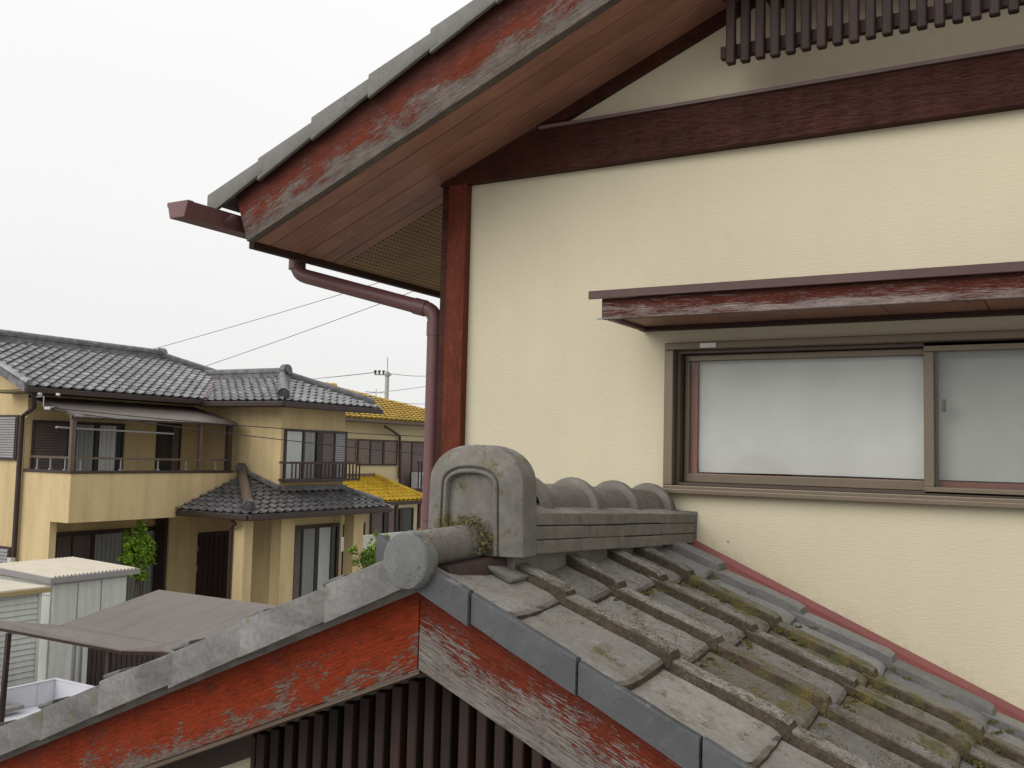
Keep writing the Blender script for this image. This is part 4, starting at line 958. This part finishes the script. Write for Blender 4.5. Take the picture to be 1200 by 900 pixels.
part('downpipe', MB().tube([(-16.5, 15.78, -1.62), (-16.4, 15.85, -1.75), (-16.66, 15.97, -1.86), (-16.66, 15.97, G)], .04, 8), 'brown', N_, smooth=True)
# service bracket under the eave
part('service_bracket', MB().tube([(-19.0, 12.6, .93), (-18.75, 12.6, .93), (-18.75, 12.6, .72), (-18.62, 12.75, .72)], .012, 6).tube([(-18.85, 12.55, .98), (-18.78, 12.55, .98)], .035, 8).tube([(-18.55, 12.75, .98), (-18.49, 12.78, .98)], .032, 8).tube([(-18.7, 12.6, .68), (-18.6, 12.66, .68)], .032, 8), 'steel', N_)

# ------------------------------------------------------------------ yellow-roofed house behind
Y_ = thing('neighbor_house', (-26, 31, G), 'cream house with mossy yellow roofs, half hidden behind the ochre one', 'house')
XC = -23.0
part('wall', MB().box(-31, XC, 26.0, 35.2, G, 1.12), 'cream2', Y_)
ez = 1.14; es = .300; eX = -22.4; eY = 35.9; 
dk = MB().prism([(eX, 25, ez-.04), (eX, eY, ez-.04), (eX-4.6, eY-4.6, ez+es*4.6-.04), (eX-4.6, 25, ez+es*4.6-.04)], (0, 0, -.08)).prism([(eX, eY, ez-.04), (eX-9.2, eY, ez-.04), (eX-4.6, eY-4.6, ez+es*4.6-.04)], (0, 0, -.08))
RY = part('roof', dk, 'yroof', Y_)
part('roof_tiles', tile_field((eX+.04, 25, ez-.02), (0, 1, 0), (-1, 0, es), 11, 4.9, amp=.020, lip=.075, pitch=.30, row=.33, clips=[((eX, eY, 0), (-1, 1, 0))]), 'yroof2', RY, kind='stuff')
mb = MB(); nn = 34
for k in range(nn):
    t = k/nn; a = Vector((eX-4.6*t, eY-4.6*t, ez+es*4.6*t-.02)); t2 = (k+1)/nn; b = Vector((eX-4.6*t2, eY-4.6*t2, ez+es*4.6*t2-.02))
    mb.tube([a, b+(b-a)*.2], [.12, .085], 8)
for k in range(14): mb.tube([(eX-4.6, eY-4.6-k*.45, ez+es*4.6+.06), (eX-4.6, eY-4.6-(k+1)*.45, ez+es*4.6+.06)], [.15, .11], 8)
part('ridge_tiles', mb, 'yridge', RY, kind='stuff')
part('gutter', MB().box(eX-.05, eX+.07, 25, eY, ez-.17, ez-.05), 'brown2', Y_, bevel=.02)
part('soffit', MB().box(XC, eX-.06, 25, eY, ez-.16, ez-.13), 'brown', Y_)
window_x(Y_, XC, 26.8, 27.95, -.50, .37, [('pink', 26.9, 27.88)], fr='brown2')
window_x(Y_, XC, 28.02, 30.42, -.60, .37, [('pink', 28.1, 28.70), ('stile', 28.72, 28.79), ('louver', 28.8, 29.48), ('stile', 29.50, 29.60), ('pink', 29.62, 30.36)])
window_x(Y_, XC, 30.62, 32.9, -1.6, .36, [('pink', 30.7, 31.3), ('stile', 31.32, 31.40), ('louver', 31.42, 32.15), ('stile', 32.16, 32.24), ('pink', 32.26, 32.8)])
part('drainpipe', MB().tube([(eX-.1, 29.0, .86), (XC+.1, 30.45, .55), (XC+.1, 30.5, -1.1)], .05, 8), 'brown', Y_)
B2 = part('balcony_rail', MB().box(XC+.86, XC+.92, 30.6, 33, -.50, -.44).box(XC+.01, XC+.92, 30.6, 33, -1.62, -1.5), 'brown', Y_)
for k in range(13): part('bar', MB().box(XC+.87, XC+.91, 30.65+k*.19, 30.69+k*.19, -1.499, -.501), 'brown', B2)
AC = part('air_conditioner', MB().box(XC+.3, XC+.62, 31.0, 31.72, -1.49, -.86), 'white', Y_, bevel=.02)
part('fan_grille', MB().box(XC+.621, XC+.635, 31.18, 31.62, -1.40, -.95), 'shedtrim', AC)
lz = -1.80; lX = -21.2
dk = MB().prism([(lX, 25, lz), (lX, 29.95, lz), (XC+.002, 28.98, lz+.43*1.8), (XC+.002, 25, lz+.43*1.8)], (0, 0, -.08)).prism([(lX, 29.95, lz), (XC+.003, 29.95, lz), (XC+.003, 28.98, lz+.43*1.8)], (0, 0, -.08))
L2 = part('lower_roof', dk, 'yroof', Y_)
part('roof_tiles', tile_field((lX+.03, 25, lz+.02), (0, 1, 0), (-1, 0, .43), 5.0, 1.96, pitch=.27, row=.26, amp=.03, lip=.04, clips=[((lX, 29.95, 0), (-.97, 1.8, 0))]), 'yroof', L2, kind='stuff')
part('hip_ridge', MB().tube([(lX+.02, 29.93, lz+.06), (XC, 28.98, lz+.43*1.8+.08)], .09, 8), 'yroof', L2); part('wall_cap', MB().box(XC+.001, XC+.12, 25, 29.0, lz+.78, lz+.90), 'brown2', L2)
part('gutter', MB().box(lX-.02, lX+.08, 25, 29.98, lz-.16, lz-.03), 'brown', L2)
window_x(Y_, XC, 27.4, 28.6, G+.6, -2.7, [('pink', 27.5, 28.5)]); window_x(Y_, XC, 28.9, 31.6, G+.6, -2.25, [('pink', 29.0, 29.6), ('stile', 29.7, 29.9), ('pink', 30.0, 30.6), ('stile', 30.7, 30.9)])
part('porch_post', MB().box(-21.35, -21.25, 28.2, 28.32, G, -1.97).box(-21.35, -21.25, 29.6, 29.72, G, -1.97), 'brown', Y_)

# low white wall between the two houses
WF = thing('garden_wall', (-19.5, 25, G), 'low white board wall on dark posts between the two houses', 'wall')
part('board', MB().box(-19.6, -19.5, 23.0, 27.5, -3.12, -2.70), 'offwhite', WF, bevel=.01)
for y in (23.3, 24.5, 25.7, 26.9): part('post', MB().box(-19.58, -19.52, y, y+.12, G, -3.121), 'brown', WF)

# far house, only its roof edge in view
F_ = thing('distant_house', (-38.5, 58.5, G), 'distant house whose dark gable edge shows beyond the yellow roof', 'house')
part('wall', MB().box(-43, -34, 58, 66, G, 1.7).prism([(-43, 58.01, 1.7), (-34, 58.01, 1.7), (-38.5, 58.01, 3.9)], (0, 7.9, 0)), 'brown2', F_)
part('roof', MB().prism([(-43.2, 57.4, 1.55), (-38.5, 57.4, 4.25), (-38.5, 57.4, 4.5), (-43.5, 57.4, 1.65)], (0, 9, 0)).prism([(-33.8, 57.4, 1.55), (-38.5, 57.4, 4.25), (-38.5, 57.4, 4.5), (-33.5, 57.4, 1.65)], (0, 9, 0)), 'ridge2', F_)

# ------------------------------------------------------------------ white storage sheds
S1 = thing('storage_shed', (-16.6, 11.8, G), 'white steel shed with a pale ribbed roof beside the ochre house', 'shed', 'garden sheds')
part('body', MB().box(-17.5, -15.8, 11.0, 12.55, G, -2.50), 'shedw', S1)
for a, b in ((11.0, 11.49), (11.50, 11.98), (11.99, 12.53)): part('wall_panel', MB().box(-15.799, -15.775, a+.006, b-.006, G+.1, -2.53), 'shedw', S1, bevel=.006)
for a, b in ((-17.48, -16.65), (-16.63, -15.82)): part('side_panel', MB().box(a, b, 10.972, 10.999, -2.72, -2.54).box(a, b, 10.972, 10.999, G+.1, -2.74), 'shedw', S1, bevel=.005)
mb = MB(); ny = 22; vs = []
for x, z in ((-17.62, -2.34), (-15.70, -2.405)):
    for i in range(ny*4+1):
        t = (i % 4); vs.append((x, 10.94+(12.70-10.94)*i/(ny*4), z+(0, .042, .042, 0)[t]))
k = ny*4+1; mb.add(vs, [(i, i+1, k+i+1, k+i) for i in range(k-1)])
part('roof_sheet', mb, 'shedroof', S1)
part('roof_trim', MB().box(-15.70, -15.66, 10.86, 12.74, -2.49, -2.385).prism([(-17.65, 10.86, -2.43), (-15.701, 10.86, -2.49), (-15.701, 10.86, -2.385), (-17.65, 10.86, -2.32)], (0, .04, 0)).prism([(-17.65, 12.70, -2.43), (-15.701, 12.70, -2.49), (-15.701, 12.70, -2.385), (-17.65, 12.70, -2.32)], (0, .04, 0)), 'shedtrim', S1, bevel=.008)
S2 = thing('storage_shed', (-15.2, 8.8, G), 'white shed with louvred boards and a tan roof edge, at the left edge', 'shed', 'garden sheds')
part('body', MB().box(-16.2, -14.27, 7.6, 9.72, G, -2.38), 'shedw', S2)
for k in range(24):
    z = -2.44-k*.088
    if z-.084 < G: break
    part('board', MB().prism([(-14.269, 7.62, z), (-14.255, 7.62, z), (-14.238, 7.62, z-.080), (-14.269, 7.62, z-.084)], (0, 2.06, 0)), 'shedw', S2)
part('corner_trim', MB().box(-14.268, -14.23, 9.681, 9.73, G, -2.385), 'shedw', S2)
part('roof_edge', MB().box(-16.3, -14.16, 7.5, 9.83, -2.378, -2.30), 'tan', S2, bevel=.008); part('roof_sheet', MB().box(-16.28, -14.20, 7.52, 9.80, -2.299, -2.285), 'shedroof', S2)

# ------------------------------------------------------------------ flat brown lean-to roof
CP = thing('carport', (-10.5, 9, G), 'flat brown sheet-roofed carport in front of the white sheds', 'carport')
def cz(y): return -2.40+.170*(y-8.25)
K = part('roof_sheet', MB().prism([(-11.65, 8.25, cz(8.25)), (-6.5, 8.25, cz(8.25)), (-6.5, 9.88, cz(9.88)), (-11.72, 9.88, cz(9.88))], (0, 0, -.03)), 'canopy_flat', CP)
for k in range(6): part('seam', MB().bar((-11.2+k*.55, 8.27, cz(8.27)+.0006), (-11.25+k*.55, 9.86, cz(9.86)+.0006), .006, .0016), 'canopy_flat', K)
part('front_strip', MB().prism([(-12.60, 7.945, -2.480), (-10.10, 8.0, -2.500), (-9.62, 8.205, -2.484), (-9.60, 8.2495, -2.404), (-11.66, 8.2495, -2.404), (-12.60, 7.967, -2.402)], (0, 0, -.012)).prism([(-9.62, 8.20, -2.478), (-6.5, 8.20, -2.478), (-6.5, 8.249, -2.404), (-9.60, 8.249, -2.404)], (0, 0, -.012)), 'canopy_flat', CP)
part('front_beam', MB().bar((-12.61, 7.975, -2.515), (-10.10, 8.03, -2.532), .03, .036).bar((-10.098, 8.032, -2.532), (-9.64, 8.215, -2.52), .03, .036).box(-9.629, -6.5, 8.17, 8.21, -2.54, -2.49), 'trim', CP)  # dark beam, coloured darker still for the shadow beneath the strip
part('beam', MB().box(-11.68, -11.60, 8.26, 9.86, -2.53, -2.445), 'brown', CP)
part('rear_beam', MB().box(-11.7, -6.5, 9.80, 9.87, -2.32, -2.16), 'brown', CP)
for p_, q_2 in (((-12.41, 8.03, -2.56), (-12.50, 8.03, G)), ((-10.45, 8.1, -2.56), (-10.45, 8.1, G)), ((-7.2, 8.18, -2.56), (-7.2, 8.18, G)), ((-11.6, 9.84, -2.3), (-11.6, 9.84, G)), ((-7.2, 9.84, -2.3), (-7.2, 9.84, G))):
    part('post', MB().bar(p_, q_2, .055, .055, (0, 1, 0)), 'brown', CP)
# dark board fence under it
FE = thing('board_fence', (-11.4, 9.95, G), 'dark brown upright-board fence under the carport roof', 'fence')
part('rail', MB().box(-13.35, -8.5, 9.99, 10.03, -4.2, -4.1).box(-13.35, -8.5, 9.99, 10.03, -3.1, -3.0), 'fence', FE)
for k in range(42):
    x = -13.35+k*.115
    part('board', MB().box(x, x+.095, 9.955, 9.985, G, -2.78+random.uniform(-.02, .02)), 'fence', FE, planar=lambda c, k=k: (c.z+k*1.7, c.x))
part('pole', MB().tube([(-13.6, 9.9, G), (-13.6, 9.9, -2.95)], .035, 8).tube([(-13.45, 9.9, G), (-13.45, 9.9, -2.95)], .035, 8), 'shedtrim', FE)

# ------------------------------------------------------------------ small white truck, its open bed in view
T_ = thing('small_truck', (-12.55, 7.6, G), 'small white truck with an open empty bed below the carport', 'truck')
tb = -3.86; ti = -3.54
part('bed', MB().box(-13.33, -11.95, 7.45, 9.42, tb-.07, tb).box(-13.33, -13.29, 7.45, 9.42, tb+.001, ti).box(-13.289, -11.95, 9.38, 9.42, tb+.001, ti).box(-13.289, -11.95, 7.45, 7.49, tb+.001, ti), 'white', T_, bevel=.006)
part('side_gate', MB().box(-11.99, -11.95, 7.5, 9.37, tb-.30, tb-.01), 'white', T_, bevel=.006)
for y in (8.0, 8.62, 9.1): part('gate_rib', MB().box(-13.288, -13.275, y, y+.03, tb+.002, ti-.02), 'white', T_)
part('rim_cap', MB().box(-13.34, -13.28, 7.45, 9.43, ti+.001, ti+.018).box(-13.279, -11.94, 9.37, 9.43, ti+.001, ti+.018), 'white', T_, bevel=.004)
part('plank', MB().box(-13.22, -13.06, 7.6, 8.76, -3.80, -3.74), 'shedtrim', T_, bevel=.008)
cab = part('cab', MB().prism([(-13.30, 6.0, G+.35), (-13.30, 7.40, G+.35), (-13.30, 7.40, -2.98), (-13.30, 6.55, -2.95), (-13.30, 6.05, -3.75)], (1.33, 0, 0)), 'white', T_, bevel=.05, seg=3)
part('windscreen', MB().prism([(-13.2, 6.035, -3.68), (-13.2, 6.53, -3.0), (-13.2, 6.50, -2.99), (-13.2, 6.01, -3.68)], (1.13, 0, 0)), 'dglass', T_)
part('side_window', MB().box(-11.975, -11.962, 6.62, 7.25, -3.65, -3.1), 'dglass', T_)
for x in (-13.2, -12.08):
    for y in (6.6, 8.9): part('wheel', MB().tube([(x-.07, y, G+.27), (x+.07, y, G+.27)], .27, 18), 'rubber', T_)
part('chassis', MB().box(-13.0, -12.3, 6.2, 9.3, G+.3, tb-.071), 'rubber', T_)

# ------------------------------------------------------------------ plants
def shrub(name, base, label, blobs, nleaf, size, mats, trunk, cat='shrub', seed=1):
    rs = random.Random(seed); t = thing(name, base, label, cat); b = Vector(base)
    m_ = MB()
    for (p0, p1, r0_, r1_) in trunk: m_.tube([b+Vector(p0), b+(Vector(p0)+Vector(p1))/2+Vector((rs.uniform(-.03, .03), rs.uniform(-.03, .03), 0)), b+Vector(p1)], [r0_, (r0_+r1_)/2, r1_], 7)
    part('trunk', m_, 'bark', t)
    lm = [MB() for _ in mats]
    tot = sum(k[1]**2 for k in blobs)
    for c, r in blobs:
        # several clumps inside each mass
        nc = max(4, int(14*r*r/.09))
        for _ in range(nc):
            d = Vector((rs.gauss(0, 1), rs.gauss(0, 1), rs.gauss(0, 1))).normalized()*r*rs.uniform(.35, 1.0)
            cc = b+Vector(c)+d; cr_ = r*rs.uniform(.22, .42)
            mi = rs.randrange(len(mats)) if rs.random() < .4 else 0
            for _ in range(int(nleaf*r*r/tot/nc)):
                p_ = cc+Vector((rs.gauss(0, .5), rs.gauss(0, .5), rs.gauss(0, .5)))*cr_
                a = Vector((rs.gauss(0, 1), rs.gauss(0, 1), rs.gauss(.3, .8))).normalized(); s_ = a.cross(Vector((rs.gauss(0, 1), rs.gauss(0, 1), rs.gauss(0, 1)))).normalized()
                L = size*rs.uniform(.6, 1.3); W = L*rs.uniform(.22, .34)
                lm[mi].add([p_, p_+a*L*.5+s_*W, p_+a*L, p_+a*L*.5-s_*W], [(0, 1, 2, 3)])
    for k, x in enumerate(lm):
        if x.v: part('leaves', x, mats[k], t, kind='stuff')
    return t
shrub('shrub', (-18.55, 14.98, G), 'bright green bush standing before the ground-floor curtains', [((0, 0, 2.45), .30), ((0, -.10, 2.14), .34), ((.02, .12, 2.2), .30), ((0, .02, 1.86), .30), ((0, .06, 2.72), .17), ((.05, -.22, 2.38), .2), ((0, .27, 1.98), .2), ((0, -.3, 2.1), .15)], 5200, .085, ['leaf', 'leaf2'],
      [((0, 0, 0), (0, .05, 1.7), .06, .045), ((0, .05, 1.5), (0, -.15, 2.2), .035, .015), ((0, .05, 1.5), (.05, .2, 2.3), .035, .015), ((0, .15, 0), (0, .2, 1.6), .04, .02), ((0, .05, 1.6), (0, .02, 2.8), .03, .008)], seed=4)
shrub('shrub', (-14.0, 17.75, G), 'yellow-green leafy shrub beyond the round roof-end disc', [((0, .1, 2.25), .26), ((0, -.25, 2.2), .24), ((0, .35, 2.32), .22), ((0, 0, 1.9), .34), ((0, .22, 2.62), .15), ((0, -.55, 2.4), .13), ((0, .45, 1.9), .32)], 2300, .09, ['leaf2', 'leaf'],
      [((0, 0, 0), (0, .05, 1.9), .05, .03), ((0, .05, 1.6), (0, .25, 2.75), .02, .006), ((0, 0, 1.6), (0, -.62, 2.5), .02, .006), ((0, 0, 1.6), (0, .5, 2.3), .02, .006)], seed=8)
shrub('shrub', (-12.6, 17.5, G), 'russet-leaved shrub peeping over the round roof-end disc', [((0, 0, 2.62), .20), ((0, .25, 2.75), .18), ((0, -.22, 2.55), .16), ((0, .1, 2.35), .24), ((0, .42, 2.58), .18)], 1300, .085, ['leafred', 'leaf2'],
      [((0, 0, 0), (0, .05, 2.2), .045, .025), ((0, .05, 2.0), (0, .28, 2.85), .018, .005), ((0, .05, 2.0), (0, -.25, 2.7), .018, .005)], seed=12)

# ------------------------------------------------------------------ utility pole, aerial, cables
U_ = thing('utility_pole', (-42.8, 55.2, G), 'concrete utility pole with a crossarm above the yellow roof', 'pole')
px_, py_ = -42.8, 55.2
part('shaft', MB().tube([(px_, py_, G), (px_, py_, 5.55)], [.19, .14], 12), 'concrete', U_, smooth=True)
part('top_rod', MB().tube([(px_, py_, 5.55), (px_-.02, py_, 6.55)], .035, 6), 'concrete', U_)
part('crossarm', MB().bar((px_+.25, py_+.18, 5.32), (px_-.75, py_-.52, 5.32), .09, .09), 'shedtrim', U_)
for k in range(3): part('insulator', MB().tube([(px_-.22-k*.24, py_-.155-k*.165, 5.36), (px_-.22-k*.24, py_-.155-k*.165, 5.52)], .06, 8).tube([(px_-.22-k*.24, py_-.155-k*.165, 5.52), (px_-.22-k*.24, py_-.155-k*.165, 5.62)], .10, 8), 'rubber', U_)
part('band', MB().tube([(px_, py_, 5.2), (px_, py_, 5.4)], .19, 10), 'shedtrim', U_)
A_ = thing('tv_aerial', (-27.9, 35.2, G), 'small television aerial just left of the utility pole', 'aerial')
part('mast', MB().tube([(-27.9, 35.2, G), (-27.9, 35.2, 2.75)], .02, 6), 'steel', A_)
part('boom', MB().bar((-28.3, 34.9, 2.62), (-27.5, 35.5, 2.58), .03, .03), 'steel', A_)
for k in range(6): part('rod', MB().bar((-28.25+k*.14, 34.94+k*.105, 2.60), (-28.09+k*.14, 34.72+k*.105, 2.60), .014, .014), 'steel', A_)
def cable(a, b, sag, r, label, n_=18):
    a, b = Vector(a), Vector(b); pts = [a.lerp(b, i/n_)+Vector((0, 0, -sag*4*(i/n_)*(1-i/n_))) for i in range(n_+1)]
    mid = (a+b)/2; return solo('power_cable', MB().tube(pts, r, 5), 'cable', mid, label, 'cable')
cable((-15.884, 29.055, 7.715), (-38.39, 28.58, 3.62), .15, .011, 'upper of two cables rising from the grey roof to the downpipe corner')
cable((-14.98, 27.419, 6.914), (-33.76, 28.09, 2.69), .12, .011, 'lower of two cables rising from the grey roof to the downpipe corner')
cable((px_, py_, 5.45), (-50.8, 73.9, 7.05), .2, .02, 'cable running right from the utility pole top, towards the downpipe')
cable((px_-.4, py_-.3, 5.5), (-75, 58, 5.6), .5, .013, 'faint upper cable running left from the utility pole top')
cable((px_-.6, py_-.45, 5.5), (-74, 52, 4.7), .5, .013, 'faint lower cable running left from the utility pole top')
cable((-62, 66, 4.6), (-50.8, 74, 6.2), .3, .02, 'cable crossing behind the utility pole below its crossarm')
cable((px_, py_, 3.55), (-50.8, 74.1, 4.6), .3, .018, 'lowest cable leaving the utility pole just above the yellow roof')
cable((-18.6, 12.7, .70), (-12.5, 21.5, .35), .12, .010, 'thin cable crossing the ochre wall at window-top height')
cable((-18.6, 12.7, .66), (-12.0, 21.5, -.25), .10, .010, 'thin cable crossing the ochre wall at window-middle height')
